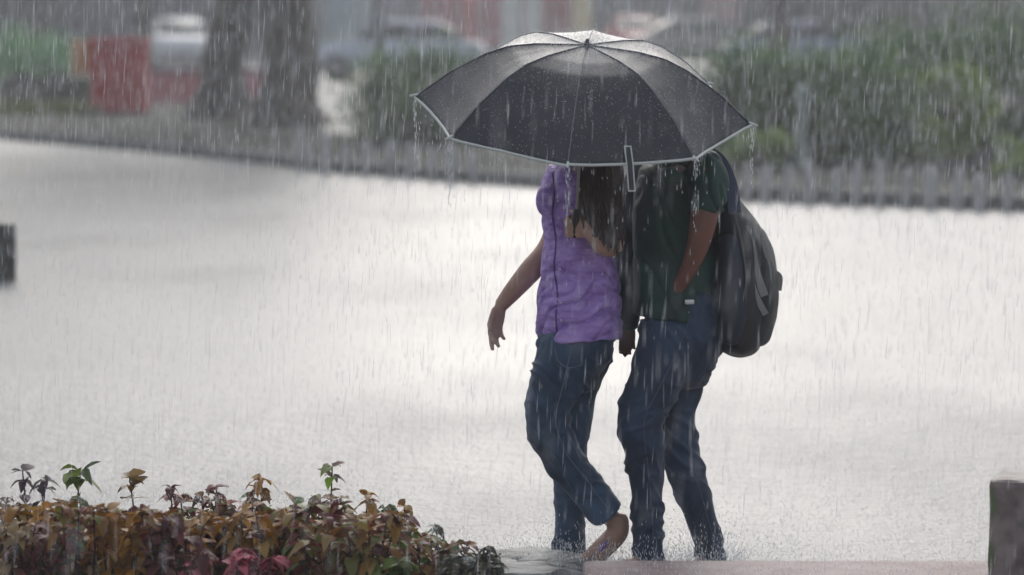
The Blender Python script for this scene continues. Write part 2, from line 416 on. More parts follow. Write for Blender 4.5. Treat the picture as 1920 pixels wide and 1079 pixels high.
# tree far right, outside the street
for i, (px, py, lab) in enumerate(((1700, 118, 'dark green tree with low crown behind the tall bush'), (1560, 112, 'dark green low tree behind the blue grey car'))):
    b = G(px, py); b.z = 0.02
    tree('tree', b, [b + Vector((0, 0, .8)), b + Vector((.05, 0, 1.6)), b + Vector((0, .1, 3))], 0.16, lab, (b.x, b.y, 3.6), (3.6, 2.5, 3.2), n=5000, L=0.26, seed=31 + i)

# bushes
bush(795, 278, 2.0, 1.25, 'rounded green bush beside the pale path, left of the umbrella', n=3600, seed=2, group='bushes behind the plaza edge')
bush(1400, 322, 1.2, 1.35, 'yellow green topped bush just right of the umbrella', n=2400, seed=4, m=GREEN, group='bushes behind the plaza edge')
bush(1585, 322, 1.6, 1.25, 'low green bush behind the pale post', n=3200, seed=6, group='bushes behind the plaza edge')
bush(1705, 300, 2.0, 1.55, 'tall dark green bush at the middle of the hedge on the right', n=4600, seed=8, group='bushes behind the plaza edge')
bush(1890, 305, 2.2, 1.75, 'tall green bush at the right edge of the photo', n=4600, seed=10, group='bushes behind the plaza edge')
bush(1490, 300, 1.5, 1.15, 'dull green bush between two lime leaved ones', n=2600, seed=11, group='bushes behind the plaza edge')
bush(1785, 325, 0.75, 1.3, 'lime green leafy bush in front of the tall dark bush', n=1100, m=LIME, seed=13, group='bushes behind the plaza edge')
bush(1425, 332, 0.7, 0.42, 'small lime green ground plant at the foot of the hedge', n=600, m=LIME, seed=14, group='bushes behind the plaza edge')
bush(1410, 262, 0.9, 1.15, 'lime green bush top right of the umbrella rim', n=900, m=LIME, seed=16, group='bushes behind the plaza edge')
bush(1592, 275, 0.8, 1.25, 'lime green bush top left of the tall dark bush', n=900, m=LIME, seed=17, group='bushes behind the plaza edge')
bush(1905, 350, 0.5, 0.4, 'small lime green plant at the right edge above the edging posts', n=400, m=LIME, seed=19, group='bushes behind the plaza edge')
# left hedge: bright green top, dark below
HG = leaf_mat('bright_hedge_leaves', [(0, (0.08, 0.26, 0.08)), (0.6, (0.15, 0.42, 0.13)), (1, (0.3, 0.55, 0.2))], 0.6)
bush(30, 196, 2.4, 1.35, 'bright green clipped bush at the left edge', n=3600, m=HG, seed=23, group='bright green bushes at the left', z0=0.05)
bush(120, 192, 1.1, 1.15, 'bright green bush beside the red bin', n=2000, m=HG, seed=24, group='bright green bushes at the left', z0=0.05)
bush(40, 208, 2.6, 0.62, 'low dark green bush under the bright bushes', n=2600, m=DARKG, seed=25, z0=0.05)
bush(140, 208, 1.0, 0.6, 'low dark bush left of the red bin', n=1300, m=DARKG, seed=27, z0=0.05)

# pale post in hedge
def pale_post():
    b = G(1503, 335); b.z = 0.05; t = thing('garden_post', b, 'pale rounded post standing in front of the green bushes', 'post')
    H = (335 - 172) / (335 - 10) * CAMH
    bm = bmesh.new(); tube(bm, [b, b + Vector((0, 0, H * .5)), b + Vector((0.01, 0, H * .86))], [0.05, 0.046, 0.043], 14)
    obj('shaft', bm, mat('pale_paint', (0.36, 0.40, 0.36), 0.5, col2=(0.28, 0.33, 0.28)), t)
    bm = bmesh.new(); ellipsoid(bm, b + Vector((0.01, 0, H * .93)), (0.085, 0.085, 0.09)); obj('cap', bm, MATS['pale_paint'], t)
pale_post()

# edging posts
def edging():
    proto = None; m = mat('edging_stone', (0.38, 0.37, 0.365), 0.7, spec=.3, col2=(0.56, 0.55, 0.54), nscale=9, bump=0.4, bscale=30)
    acc = 0; step = 0.26; idx = 0; i0 = None
    for a, b in zip(fine, fine[1:]):
        T = (b - a); L = T.length; T.normalize(); N = Vector((-T.y, T.x, 0))
        while acc < L:
            p = a + T * acc - N * 0.07; acc += step if p.x > 0 else step * 1.7
            px = 960 + p.x / p.y * FPX
            if px < 540 or px > 1990: continue
            if 905 < px < 1290: continue          # hidden behind umbrella and couple stays out of sight
            if proto is None:
                bm = bmesh.new()
                loft(bm, [(0, 0, -.05, .052, .052), (0, 0, .2, .05, .05), (0, 0, .34, .048, .048), (0, 0, .385, .036, .036)], seg=12, n=2, ref=Vector((0, 1, 0)))
                o = obj('edging_post', bm, m); proto = o
                tag(o, 'short round grey post in the row edging the plaza', 'edging post', 'short grey posts edging the plaza')
            else: o = proto.copy(); COL.objects.link(o)
            o.location = (p.x, p.y, 0); o.rotation_euler = (random.uniform(-.05, .05), random.uniform(-.05, .05), random.uniform(0, 6)); s = random.uniform(.75, 1.2); o.scale = (s, s, random.uniform(.78, 1.12)); o.location.x += random.uniform(-.03, .03)
        acc -= L
edging()

# ------------------------------------------------------------------ stone bollards
def bollard(loc, w, d, h, rz, label, m, cap=None):
    bm = bmesh.new(); b2 = bmesh.new()
    box(b2, (-w / 2, -d / 2, -0.1), (w / 2, d / 2, h), bev=0.018)
    bmesh.ops.subdivide_edges(b2, edges=b2.edges, cuts=5, use_grid_fill=True)
    for v in b2.verts:
        v.co += Vector((noise.noise(v.co * 9), noise.noise(v.co * 9 + Vector((5, 0, 0))), noise.noise(v.co * 9 + Vector((0, 7, 0))))) * 0.006
        if v.co.z > h - .03: v.co.z -= 0.01 * abs(noise.noise(v.co * 22))
    merge(bm, b2); o = obj('bollard', bm, m, smooth=False); o.location = loc; o.rotation_euler = (0, 0, rz)
    return tag(o, label, 'bollard', 'squat stone bollards on the plaza')
def stone_mat():
    m = bpy.data.materials.new('mossy_stone'); m.use_nodes = True; t = m.node_tree; b = t.nodes['Principled BSDF']; N = t.nodes.new; L = t.links.new
    tc = N('ShaderNodeTexCoord'); n = N('ShaderNodeTexNoise'); n.inputs['Scale'].default_value = 14; n.inputs['Detail'].default_value = 8; L(tc.outputs['Object'], n.inputs['Vector'])
    r = N('ShaderNodeValToRGB'); r.color_ramp.elements[0].position = .35; r.color_ramp.elements[0].color = (.11, .085, .08, 1); r.color_ramp.elements[1].position = .7; r.color_ramp.elements[1].color = (.27, .225, .21, 1); L(n.outputs[0], r.inputs[0])
    sp = N('ShaderNodeSeparateXYZ'); L(tc.outputs['Object'], sp.inputs[0])
    ad = N('ShaderNodeMath'); ad.operation = 'MULTIPLY_ADD'; ad.inputs[1].default_value = 0.12; L(n.outputs[0], ad.inputs[0]); L(sp.outputs['X'], ad.inputs[2])
    mr = N('ShaderNodeMapRange'); mr.inputs[1].default_value = -0.075; mr.inputs[2].default_value = -0.045; mr.inputs[3].default_value = 1; mr.inputs[4].default_value = 0; L(ad.outputs[0], mr.inputs[0])
    mx = N('ShaderNodeMix'); mx.data_type = 'RGBA'; L(mr.outputs[0], mx.inputs[0]); L(r.outputs[0], mx.inputs[6]); mx.inputs[7].default_value = (.11, .145, .06, 1)
    L(mx.outputs[2], b.inputs['Base Color']); b.inputs['Roughness'].default_value = .6
    bp = N('ShaderNodeBump'); bp.inputs['Distance'].default_value = .01; bp.inputs['Strength'].default_value = .7; L(n.outputs[0], bp.inputs['Height']); L(bp.outputs[0], b.inputs['Normal'])
    return m
SM = stone_mat()
b = A(1905, 899, 11.5)
bollard((b.x + 0.075, 11.55, 0), 0.27, 0.27, b.z + 0.005, R(-14), 'mossy brown stone bollard at the lower right corner', SM)
q = G(-12, 527); q.z = 0
bollard((q.x, q.y + .1, 0), 0.27, 0.27, 0.385, R(8), 'dark stone bollard standing on the plaza at the left edge', mat('dark_stone', (0.045, 0.045, 0.038), 0.55, col2=(0.08, 0.08, 0.065), nscale=12, bump=.5, bscale=30))

# ------------------------------------------------------------------ red bin with orange side
def red_bin():
    b = G(225, 222); b.z = 0.09; t = thing('waste_bin', b, 'red bin with an orange end standing by the kerb', 'bin')
    s = 103 ; w = 92 / s; h = 124 / s
    red = mat('red_plastic', (0.60, 0.035, 0.04), 0.7, spec=.2, col2=(0.66, 0.07, 0.07), nscale=3)
    bm = bmesh.new(); box(bm, (b.x - w / 2, b.y - .3, b.z), (b.x + w / 2, b.y + .3, b.z + h * .9), bev=.04); obj('body', bm, red, t)
    bm = bmesh.new(); box(bm, (b.x - w / 2 - .03, b.y - .33, b.z + h * .9), (b.x + w / 2 + .03, b.y + .33, b.z + h), bev=.03); obj('lid', bm, red, t)
    bm = bmesh.new(); box(bm, (b.x - w / 2 - .3, b.y - .25, b.z + h * .5), (b.x - w / 2, b.y + .25, b.z + h * .96), bev=.03)
    obj('orange_box', bm, mat('orange_plastic', (0.75, 0.27, 0.06), 0.6, col2=(0.8, 0.34, 0.1)), t)
    for sx in (-1, 1):
        bm = bmesh.new(); box(bm, (b.x + sx * w * .4 - .04, b.y - .25, 0.05), (b.x + sx * w * .4 + .04, b.y + .25, b.z), bev=.01); obj('foot', bm, mat('dark_metal', (0.03, 0.03, 0.03), .5), t)
red_bin()
# low pink-red wall
def low_wall(px0, px1, py, h, label, name='low_wall', col=(0.58, 0.17, 0.19), col2=(0.62, 0.27, 0.28)):
    a = G(px0, py); c = G(px1, py); t = thing(name, Vector(((a.x + c.x) / 2, a.y, 0)), label, 'wall')
    m = mat('pink_wall', col, 0.8, spec=.2, col2=col2, nscale=1.5, bump=.3, bscale=10)
    bm = bmesh.new(); box(bm, (a.x, a.y, 0), (c.x, a.y + .25, h), bev=.01); obj('wall', bm, m, t, smooth=False)
    bm = bmesh.new(); box(bm, (a.x - .02, a.y - .04, h), (c.x + .02, a.y + .29, h + .09), bev=.015); obj('coping', bm, mat('coping', (0.20, 0.07, 0.075), .8, spec=.2), t, smooth=False)
low_wall(268, 560, 198, 0.58, 'low pinkish red wall running behind the two big trunks')

# ------------------------------------------------------------------ cars
GLASS = mat('car_glass', (0.03, 0.035, 0.045), 0.08, spec=0.8)
TYRE = mat('tyre_rubber', (0.02, 0.02, 0.02), 0.7)
RIM = mat('rim_metal', (0.35, 0.35, 0.36), 0.35, metal=.6)
def car(loc, rz, col, label, name='parked_car'):
    t = thing(name, (0, 0, 0), label, 'car', 'cars parked along the street')
    pm = mat('paint_' + label[:14], col, 0.45, coat=0.15)
    W2 = 0.87
    # side profile of lower body, x along the car
    prof = [(-2.15, .45), (-2.17, .7), (-2.05, .92), (-1.3, 1.0), (0.9, 1.0), (1.75, .9), (2.1, .74), (2.18, .5), (2.1, .28), (1.75, .24), (-1.8, .24), (-2.1, .3)]
    bm = bmesh.new(); rows = []
    for y, k in ((-W2, .93), (-W2 * .93, 1), (-W2 * .5, 1.02), (W2 * .5, 1.02), (W2 * .93, 1), (W2, .93)):
        rows.append([bm.verts.new((x * (k if abs(x) > 1.5 else 1), y, .24 + (z - .24) * (k if k < 1 else 1))) for x, z in prof])
    n = len(prof)
    for a, b in zip(rows, rows[1:]):
        for i in range(n): bm.faces.new((a[i], a[(i + 1) % n], b[(i + 1) % n], b[i]))
    bm.faces.new(rows[0]); bm.faces.new(rows[-1][::-1]); bmesh.ops.recalc_face_normals(bm, faces=bm.faces)
    body = obj('body', bm, pm, t)
    # cabin glass and roof
    def cab(z0, z1, x0, x1, x2, x3, w0, w1, m, nm, par):
        bm = bmesh.new()
        A_ = [bm.verts.new(v) for v in ((x0, -w0, z0), (x1, -w0, z0), (x1, w0, z0), (x0, w0, z0))]
        B_ = [bm.verts.new(v) for v in ((x2, -w1, z1), (x3, -w1, z1), (x3, w1, z1), (x2, w1, z1))]
        for i in range(4): bm.faces.new((A_[i], A_[(i + 1) % 4], B_[(i + 1) % 4], B_[i]))
        bm.faces.new(A_[::-1]); bm.faces.new(B_)
        bmesh.ops.bevel(bm, geom=list(bm.edges), offset=.05, segments=2, affect='EDGES')
        return obj(nm, bm, m, par)
    cab(.96, 1.38, -1.75, 1.05, -1.15, .35, .80, .64, GLASS, 'window', t)
    cab(1.34, 1.46, -1.22, .42, -1.0, .15, .67, .56, pm, 'roof', t)
    for sx in (-.42,):
        for sy in (-1, 1):
            bm = bmesh.new(); tube(bm, [Vector((sx, sy * .8, .98)), Vector((sx, sy * .66, 1.38))], .035, 6); obj('pillar', bm, pm, t)
    for x in (-1.35, 1.35):
        for sy in (-1, 1):
            bm = bmesh.new(); bmesh.ops.create_cone(bm, cap_ends=True, segments=24, radius1=.32, radius2=.32, depth=.2)
            bm.transform(Matrix.Translation((x, sy * .8, .32)) @ Matrix.Rotation(R(90), 4, 'X')); bmesh.ops.bevel(bm, geom=list(bm.edges), offset=.02, segments=2, affect='EDGES')
            wh = obj('wheel', bm, TYRE, t)
            bm = bmesh.new(); bmesh.ops.create_cone(bm, cap_ends=True, segments=20, radius1=.2, radius2=.17, depth=.04)
            bm.transform(Matrix.Translation((x, sy * .91, .32)) @ Matrix.Rotation(R(90), 4, 'X')); obj('rim', bm, RIM, wh)
    for sy in (-1, 1):
        bm = bmesh.new(); ellipsoid(bm, (2.06, sy * .62, .7), (.1, .17, .07), u=12, v=8); obj('headlight', bm, mat('lamp_lens', (.6, .6, .6), .15), t)
        bm = bmesh.new(); ellipsoid(bm, (-2.1, sy * .66, .78), (.07, .13, .08), u=12, v=8); obj('tail_light', bm, mat('tail_lens', (.35, .02, .02), .2), t)
        bm = bmesh.new(); ellipsoid(bm, (.82, sy * .95, 1.02), (.07, .1, .06), u=10, v=8); obj('mirror', bm, pm, t)
    bm = bmesh.new(); box(bm, (2.13, -.5, .38), (2.2, .5, .5), bev=.015); obj('grille', bm, TYRE, t)
    t.location = loc; t.rotation_euler = (0, 0, rz)
    return t
def gz(px, py): v = G(px, py); v.z = 0.002; return v
car(gz(335, 128), R(-78), (0.75, 0.77, 0.8), 'silver car seen nearly end on behind the pink wall')
car(gz(742, 152), R(176), (0.62, 0.66, 0.75), 'light grey car parked side on between the thickest trunk and the umbrella')
car(gz(1520, 150), R(2), (0.22, 0.27, 0.42), 'blue grey car parked behind the hedge')
car(gz(1195, 112), R(-80), (0.55, 0.02, 0.035), 'red car whose top shows above the umbrella')
car(gz(1325, 128), R(12), (0.22, 0.21, 0.20), 'dull grey car just right of the umbrella top')

# ------------------------------------------------------------------ buildings across the street
def building(px0, px1, Y, h, wall, label, trim, nwin=4, win=(0.05, 0.06, 0.08), name='building', depth=8, winz=(0.7, 2.6), cat='building', roofc=(0.12, .12, .12)):
    x0 = A(px0, 10, Y).x; x1 = A(px1, 10, Y).x
    t = thing(name, ((x0 + x1) / 2, Y, 0), label, cat)
    wm = mat('wall_' + label[:16], wall, .7, col2=tuple(c * .8 for c in wall), nscale=.8)
    bm = bmesh.new(); box(bm, (x0, Y, -.05), (x1, Y + depth, h)); obj('wall', bm, wm, t, smooth=False)
    bm = bmesh.new(); box(bm, (x0 - .2, Y - .25, h), (x1 + .2, Y + depth + .2, h + .3), bev=.03); obj('roof', bm, mat('roof_' + label[:16], roofc, .7), t, smooth=False)
    w = (x1 - x0) / nwin
    for fl in range(max(1, int(h // 3.3))):
        for i in range(nwin):
            a = x0 + w * (i + .14); c = x0 + w * (i + .86); za = winz[0] + 3.3 * fl; zb = winz[1] + 3.3 * fl
            if zb > h - .2: continue
            fr = bmesh.new()
            box(fr, (a, Y - .08, za), (a + .1, Y, zb)); box(fr, (c - .1, Y - .08, za), (c, Y, zb))
            box(fr, (a + .1, Y - .08, za), (c - .1, Y, za + .1)); box(fr, (a + .1, Y - .08, zb - .1), (c - .1, Y, zb))
            f = obj('window', fr, trim, t, smooth=False)
            bm = bmesh.new(); box(bm, (a + .1, Y - .03, za + .1), (c - .1, Y - .002, zb - .1)); obj('pane', bm, mat('pane_%.2f' % win[2], win, .1, spec=.8), f, smooth=False)
    bm = bmesh.new(); box(bm, (x0 + .02, Y - .12, 0), (x1 - .02, Y, .45)); obj('plinth', bm, mat('plinth', (.2, .2, .2), .7), t, smooth=False)
    return t
TR = mat('white_trim', (.5, .5, .5), .6); TRD = mat('dark_trim', (.06, .06, .07), .6)
building(-260, 120, 128, 9, (.07, .08, .075), 'dark green grey building at the far left', TRD, 4, (.04, .05, .05))
building(120, 392, 126, 8.5, (.075, .085, .11), 'dark blue grey shopfront building behind the silver car', TRD, 3, (.04, .05, .08))
building(392, 590, 130, 7, (.12, .13, .12), 'grey building behind the two big trunks', TRD, 2)
building(590, 692, 134, 3.4, (.68, .82, .82), 'pale teal building right of the thickest trunk', TR, 1, (.5, .68, .7))
building(692, 795, 138, 3.6, (.66, .66, .78), 'pale lavender building above the light grey car', TR, 2, (.4, .4, .5))
building(795, 965, 136, 3.4, (.82, .15, .14), 'faded pink red building left of the umbrella top', TR, 2, (.5, .14, .16))
building(965, 1085, 139, 3.2, (.72, .26, .25), 'pinkish building directly above the umbrella', TR, 2, (.5, .07, .12))
building(1085, 1180, 137, 3.5, (.45, .55, .55), 'grey teal building above the umbrella tip', TR, 1, (.15, .18, .2))
building(1180, 1330, 140, 3.5, (.42, .46, .58), 'blue grey building behind the red car', TR, 2, (.14, .15, .2))
building(1330, 1395, 135, 3.6, (.75, .46, .42), 'narrow salmon pink building right of the umbrella top', TR, 1, (.65, .4, .36))
building(1395, 1660, 134, 7, (.13, .15, .145), 'dark grey green building behind the blue grey car', TRD, 3, (.07, .08, .08))
building(1660, 2150, 132, 8, (.10, .095, .09), 'dark brownish building at the far right', TRD, 4, (.06, .055, .06))
def column(px, py, w, h, col, label, name='pillar'):
    b = G(px, py); b.z = 0; t = thing(name, b, label, 'pillar')
    m = mat('col_' + label[:12], col, .6, col2=tuple(c * .85 for c in col), nscale=2)
    bm = bmesh.new(); box(bm, (b.x - w / 2, b.y - w / 2, .2), (b.x + w / 2, b.y + w / 2, h), bev=.03); obj('shaft', bm, m, t, smooth=False)
    bm = bmesh.new(); box(bm, (b.x - w * .65, b.y - w * .65, 0), (b.x + w * .65, b.y + w * .65, .2), bev=.02); obj('base', bm, m, t, smooth=False)
    bm = bmesh.new(); box(bm, (b.x - w * .62, b.y - w * .62, h), (b.x + w * .62, b.y + w * .62, h + .18), bev=.02); obj('capital', bm, m, t, smooth=False)
column(958, 122, .55, 3.0, (.88, .88, .84), 'left one of two white pillars above the umbrella')
column(998, 122, .5, 3.0, (.88, .88, .84), 'right one of two white pillars above the umbrella')
column(1092, 120, .6, 3.0, (.75, .63, .38), 'cream pillar above the umbrella tip')
# dark signal pole
b = G(708, 158); t = thing('street_pole', b, 'dark pole standing in front of the light grey car', 'pole')
bm = bmesh.new(); tube(bm, [b, b + Vector((0, 0, 2)), b + Vector((0, 0, 4.2))], [.09, .075, .06], 12); obj('shaft', bm, mat('pole_paint', (.14, .15, .18), .5), t)
bm = bmesh.new(); box(bm, (b.x - .17, b.y - .1, .9), (b.x + .17, b.y + .1, 1.55), bev=.02); obj('control_box', bm, MATS['pole_paint'], t)

# ------------------------------------------------------------------ people
def skin_mat(name, c, c2):
    m = mat(name, c, 0.42, col2=c2, nscale=12, bump=0.15, bscale=120, bdist=0.002)
    m.node_tree.nodes['Principled BSDF'].inputs['Subsurface Weight'].default_value = 0.08
    m.node_tree.nodes['Principled BSDF'].inputs['Subsurface Radius'].default_value = (0.01, 0.004, 0.002)
    return m
SKIN_W = skin_mat('tan_skin', (0.50, 0.31, 0.235), (0.40, 0.23, 0.165))
SKIN_M = skin_mat('brown_skin', (0.24, 0.10, 0.07), (0.18, 0.075, 0.05))
def axes(D, S):
    D = D.normalized(); S = (S - D * S.dot(D)).normalized(); return D, S
def hand(bm, W, D, S, N, curl=(18, 24, 18), k=1.0, thumb_curl=15, spread=4, curls=None, ta=42):
    """W wrist, D towards fingers, S towards thumb side, N palm side"""
    D, S = axes(D, S); N = (N - D * N.dot(D) - S * N.dot(S)).normalized()
    K = []
    for t, hw, th in ((-.015, .024, .019), (.01, .027, .019), (.045, .037, .017), (.078, .040, .0145), (.090, .037, .011)):
        K.append((*(W + D * t * k), hw * k, th * k))
    loft(bm, K, seg=18, n=3, ref=N)
    fl = ((.026, .090, .042, .0100), (.009, .094, .047, .0103), (-.009, .090, .043, .0098), (-.026, .080, .034, .0090))
    for i, (s, root, L, r) in enumerate(fl):
        cu = curls[i] if curls else curl
        p = W + D * (root - .012) * k + S * s * k; d = (D + S * math.tan(R((1.5 - i) * spread))).normalized(); pts = [p]; rad = [r * 1.05 * k]
        ang = 0
        for j, (f, c) in enumerate(zip((1.0, .62, .48), cu)):
            ang += c
            dd = d * math.cos(R(ang)) + N * math.sin(R(ang))
            p = p + dd * L * f * k; pts.append(p); rad.append(r * (1, .92, .8)[j] * k)
        tube(bm, pts, rad, 10)
    p = W + D * .022 * k + S * .024 * k; pts = [p]
    for j, (L, a) in enumerate(((.036, 0), (.032, thumb_curl), (.025, thumb_curl * 2))):
        dd = (D * math.cos(R(ta - a)) + S * math.sin(R(ta - a)) + N * (0.35 + a / 60)).normalized(); p = p + dd * L * k; pts.append(p)
    tube(bm, pts, [.013 * k, .0115 * k, .010 * k, .008 * k], 10)
def head_shape(bm, c, yaw):
    """head facing -x turned by yaw; c centre; half the height at the eyes"""
    M = Matrix.Rotation(yaw, 3, 'Z')
    def at(x, y, z): return Vector(c) + M @ Vector((x, y, z))
    ellipsoid(bm, at(.012, 0, .025), (.095, .076, .092), M)          # skull
    ellipsoid(bm, at(-.028, 0, -.045), (.062, .056, .070), M)        # face and jaw
    ellipsoid(bm, at(-.060, 0, -.092), (.026, .026, .022), M)        # chin
    tube(bm, [at(-.080, 0, .008), at(-.099, 0, -.020), at(-.107, 0, -.034)], [.009, .012, .014], 10)   # nose
    for s in (-1, 1):
        ellipsoid(bm, at(-.098, s * .012, -.036), (.010, .009, .008), M, 10, 8)
        ellipsoid(bm, at(-.060, s * .040, -.030), (.026, .022, .022), M, 12, 10)   # cheek
        ellipsoid(bm, at(.005, s * .076, -.012), (.018, .008, .030), M, 12, 10)    # ear
    ellipsoid(bm, at(-.076, 0, .030), (.018, .050, .012), M, 14, 8)  # brow
    ellipsoid(bm, at(-.088, 0, -.060), (.012, .024, .006), M, 12, 8); ellipsoid(bm, at(-.086, 0, -.071), (.011, .021, .007), M, 12, 8)
    return at
def ridge(p, sx, sy, sz, seed=0.0):
    return 1 - 2 * abs(noise.noise(Vector((p.x * sx + seed, p.y * sy, p.z * sz))))
def denim(name, c, c2):
    m = mat(name, c, 0.6, spec=.35, col2=c2, nscale=5, bump=0.7, bscale=22, sheen=0.1, bdist=0.008, stretch=(.8, 1, .6), srot=(0, R(20), 0), ramp=(.38, .78))
    return m
def cloth_disp(amp, folds, seed, groove=False):
    """folds: list of (direction, frequency, weight): long soft creases running across direction"""
    def f(p):
        v = 0
        for d, fr, w in folds:
            u = p.dot(d) * fr; q = p - d * p.dot(d)
            m_ = max(0, min(1, .55 + 1.6 * noise.noise(p * 3.0 + Vector((0, seed, fr)))))
            n1 = noise.noise(q * fr * .28 + d * (u + 1.2 * noise.noise(p * 6)) + Vector((seed, 0, 0)))
            v += w * m_ * (-(1 - min(1, abs(n1) * 4.2)) ** 1.3 + .2 if groove else (1 - min(1, abs(n1) * 3.4)) ** 1.5 - .35)
        return amp * v + amp * 0.25 * noise.noise(p * 14 + Vector((seed, 1, 2)))
    return f

# ---- woman in purple
wroot = P(1075, 1067, 0); wroot.z = 0
woman = thing('person', wroot, 'woman in a purple blouse and blue jeans stepping left under the umbrella', 'person')
bm = bmesh.new()
HW = Vector(P(1078, 205, 0.02))
atw = head_shape(bm, HW, R(22))
plo(bm, [(1092, 315, .02, 32, .055), (1088, 270, .02, 28, .048), (1084, 235, .02, 27, .046)])
plo(bm, [(1080, 655, 0, 46, .13), (1084, 600, 0, 52, .14), (1088, 480, 0, 48, .11), (1080, 380, 0, 55, .13), (1090, 318, 0, 40, .16), (1092, 300, 0, 24, .08)])
# far arm swung forward
plo(bm, [(1070, 328, .13, 26, .046), (1055, 400, .145, 24, .043), (1030, 466, .13, 23, .040), (994, 509, .08, 22, .037), (962, 546, .045, 18, .029), (941, 571, .02, 14, .022)])
WR = P(939, 573, .018)
hand(bm, WR, Vector((-.30, -.05, -1)), Vector((-.8, -.7, .2)), Vector((.8, -.8, 0)), curl=(14, 22, 16), k=.84, spread=2, ta=24, thumb_curl=6,
     curls=((26, 30, 20), (12, 18, 12), (16, 22, 14), (22, 26, 18)))
# near arm bent up to the umbrella handle
plo(bm, [(1122, 328, -.12, 26, .046), (1140, 395, -.17, 24, .043), (1148, 452, -.20, 24, .042), (1135, 458, -.23, 23, .040), (1122, 446, -.25, 19, .032), (1106, 434, -.262, 14, .024)])
# umbrella axis (measured from the photo: rim octagon in perspective)
UDY = -0.37
UC = P(1093, 208, UDY); US = (Y0 + UDY) / FPX
def camv(x, y, z): return Vector((1, 0, 0)) * x + UP * y - FWD * z
Ea = camv(315, -28, 24.6).normalized(); Eb = camv(-33, -112, 294.9).normalized(); Un = camv(-.0547, -.9313, -.3598).normalized() * -1
UR = 317.2 * US; UH = 129 * US
def shaft_at(pxl): return UC - Un * (pxl * US)
GRIP = shaft_at(236)
Shand = Un; Dh = Vector((-1, .15, .12)); Nh = Vector((.1, 1, 0))
hand(bm, P(1107, 433, -.262), Dh, Shand, Nh, k=.84, thumb_curl=26, spread=1, curls=((62, 78, 50),) * 4)
# legs and feet (skin)
plo(bm, [(1060, 665, -.07, 40, .08), (1026, 785, -.10, 32, .06), (1075, 880, -.07, 30, .052), (1128, 950, -.03, 19, .034), (1152, 978, -.02, 17, .03)])
plo(bm, [(1096, 670, .07, 40, .08), (1068, 800, .08, 30, .06), (1072, 900, .08, 26, .05), (1068, 1020, .08, 17, .03), (1068, 1040, .08, 18, .03)])
plo(bm, [(1160, 974, -.02, 19, .030), (1158, 998, -.03, 21, .033), (1137, 1022, -.06, 20, .037), (1112, 1045, -.10, 16, .043), (1094, 1057, -.13, 11, .041)], ref=Vector((.5, 1, -.3)))
for i in range(5):
    b_ = P(1101 - i * 2.5, 1054 + i * 1.2, -.165 + i * .018)
    tube(bm, [b_, b_ + Vector((-.018, -.012, -.008)), b_ + Vector((-.032, -.018, -.010))], [.009 - .001 * i, .009 - .001 * i, .007 - .0007 * i], 8)
plo(bm, [(1078, 1047, .08, 17, .03), (1060, 1052, .05, 14, .036), (1030, 1058, .0, 10, .04), (1016, 1061, -.02, 7, .036)], ref=Vector((0, 1, .0)))
me = remesh(bm, .0042, 2); link('body', me, SKIN_W, woman)
bm = bmesh.new()
for s in (-1, 1): ellipsoid(bm, atw(-.078, s * .032, .004), (.012, .013, .012), None, 12, 8)
obj('eyes', bm, mat('eye', (.5, .48, .45), .15), woman)

# blouse
bm = bmesh.new()
plo(bm, [(1086, 634, 0, 78, .19), (1086, 600, 0, 80, .19), (1087, 555, 0, 79, .18), (1085, 500, 0, 70, .16), (1079, 445, 0, 63, .145), (1076, 400, 0, 62, .148), (1074, 360, 0, 62, .155), (1083, 325, 0, 54, .165), (1091, 298, 0, 30, .11)], seg=32, n=6, round0=False)
for q in ((1040, 376, -.075), (1046, 376, .06)): ellipsoid(bm, P(*q), (.062, .062, .066))
plo(bm, [(1116, 318, -.11, 30, .055), (1133, 350, -.15, 32, .058), (1142, 388, -.175, 33, .058)])
plo(bm, [(1078, 318, .11, 28, .055), (1070, 350, .13, 29, .056), (1062, 388, .14, 28, .056)])
dg1 = Vector((.35, .1, 1)).normalized(); dg2 = Vector((-.5, .2, .8)).normalized()
def blouse_disp(p):
    z = p.z
    f = cloth_disp(.0145, [(dg2, 19, 1.0), (dg1, 13, .8)], 3.0, True)(p)
    c = P(1040, 400, 0)
    # button placket, a shallow vertical fold
    pl = -0.006 * math.exp(-((p.x - P(1038, 400, 0).x) / .007) ** 2) if (p.y < Y0 and z > P(0, 450, 0).z) else 0
    return f * (0.40 + 0.75 * max(0, min(1, (1.18 - z) / .25))) + pl
me = remesh(bm, .005, 3, blouse_disp)
BLV = [v.co.copy() for v in me.vertices]; BLF = [tuple(p.vertices) for p in me.polygons]
blouse = link('blouse', me, mat('purple_cotton', (0.25, 0.12, 0.46), 0.6, col2=(0.52, 0.34, 0.78), nscale=26, bump=1.0, bscale=30, sheen=.1, bdist=.022, stretch=(.38, .8, 1.25), srot=(0, R(28), 0), ramp=(.30, .62)), woman)  # dark and pale purple diagonal streaks paint fold shading into the cotton
from mathutils.bvhtree import BVHTree
def on_surface(V, F, pts, lift=.001):
    t = BVHTree.FromPolygons(V, F); out = []
    for px, py in pts:
        o = A(px, py, 10.5); d = (A(px, py, 13.5) - o).normalized(); h = t.ray_cast(o, d)
        if h[0]: out.append(h[0] - d * lift)
    return out
DPUR = mat('dark_purple_seam', (.13, .06, .27), .6)
pts = on_surface(BLV, BLF, [(1036 + 2.5 * math.sin(i * .5) + i * .25, 326 + i * 8) for i in range(38)])
bm = bmesh.new(); tube(bm, pts, .0032, 6); obj('placket', bm, DPUR, blouse)
for q in on_surface(BLV, BLF, [(1046 + i * .8, 345 + i * 32) for i in range(9)], .001):
    bm = bmesh.new(); ellipsoid(bm, q, (.0045, .0025, .0045), None, 10, 8); obj('button', bm, mat('pale_button', (.6, .5, .7), .3), blouse)
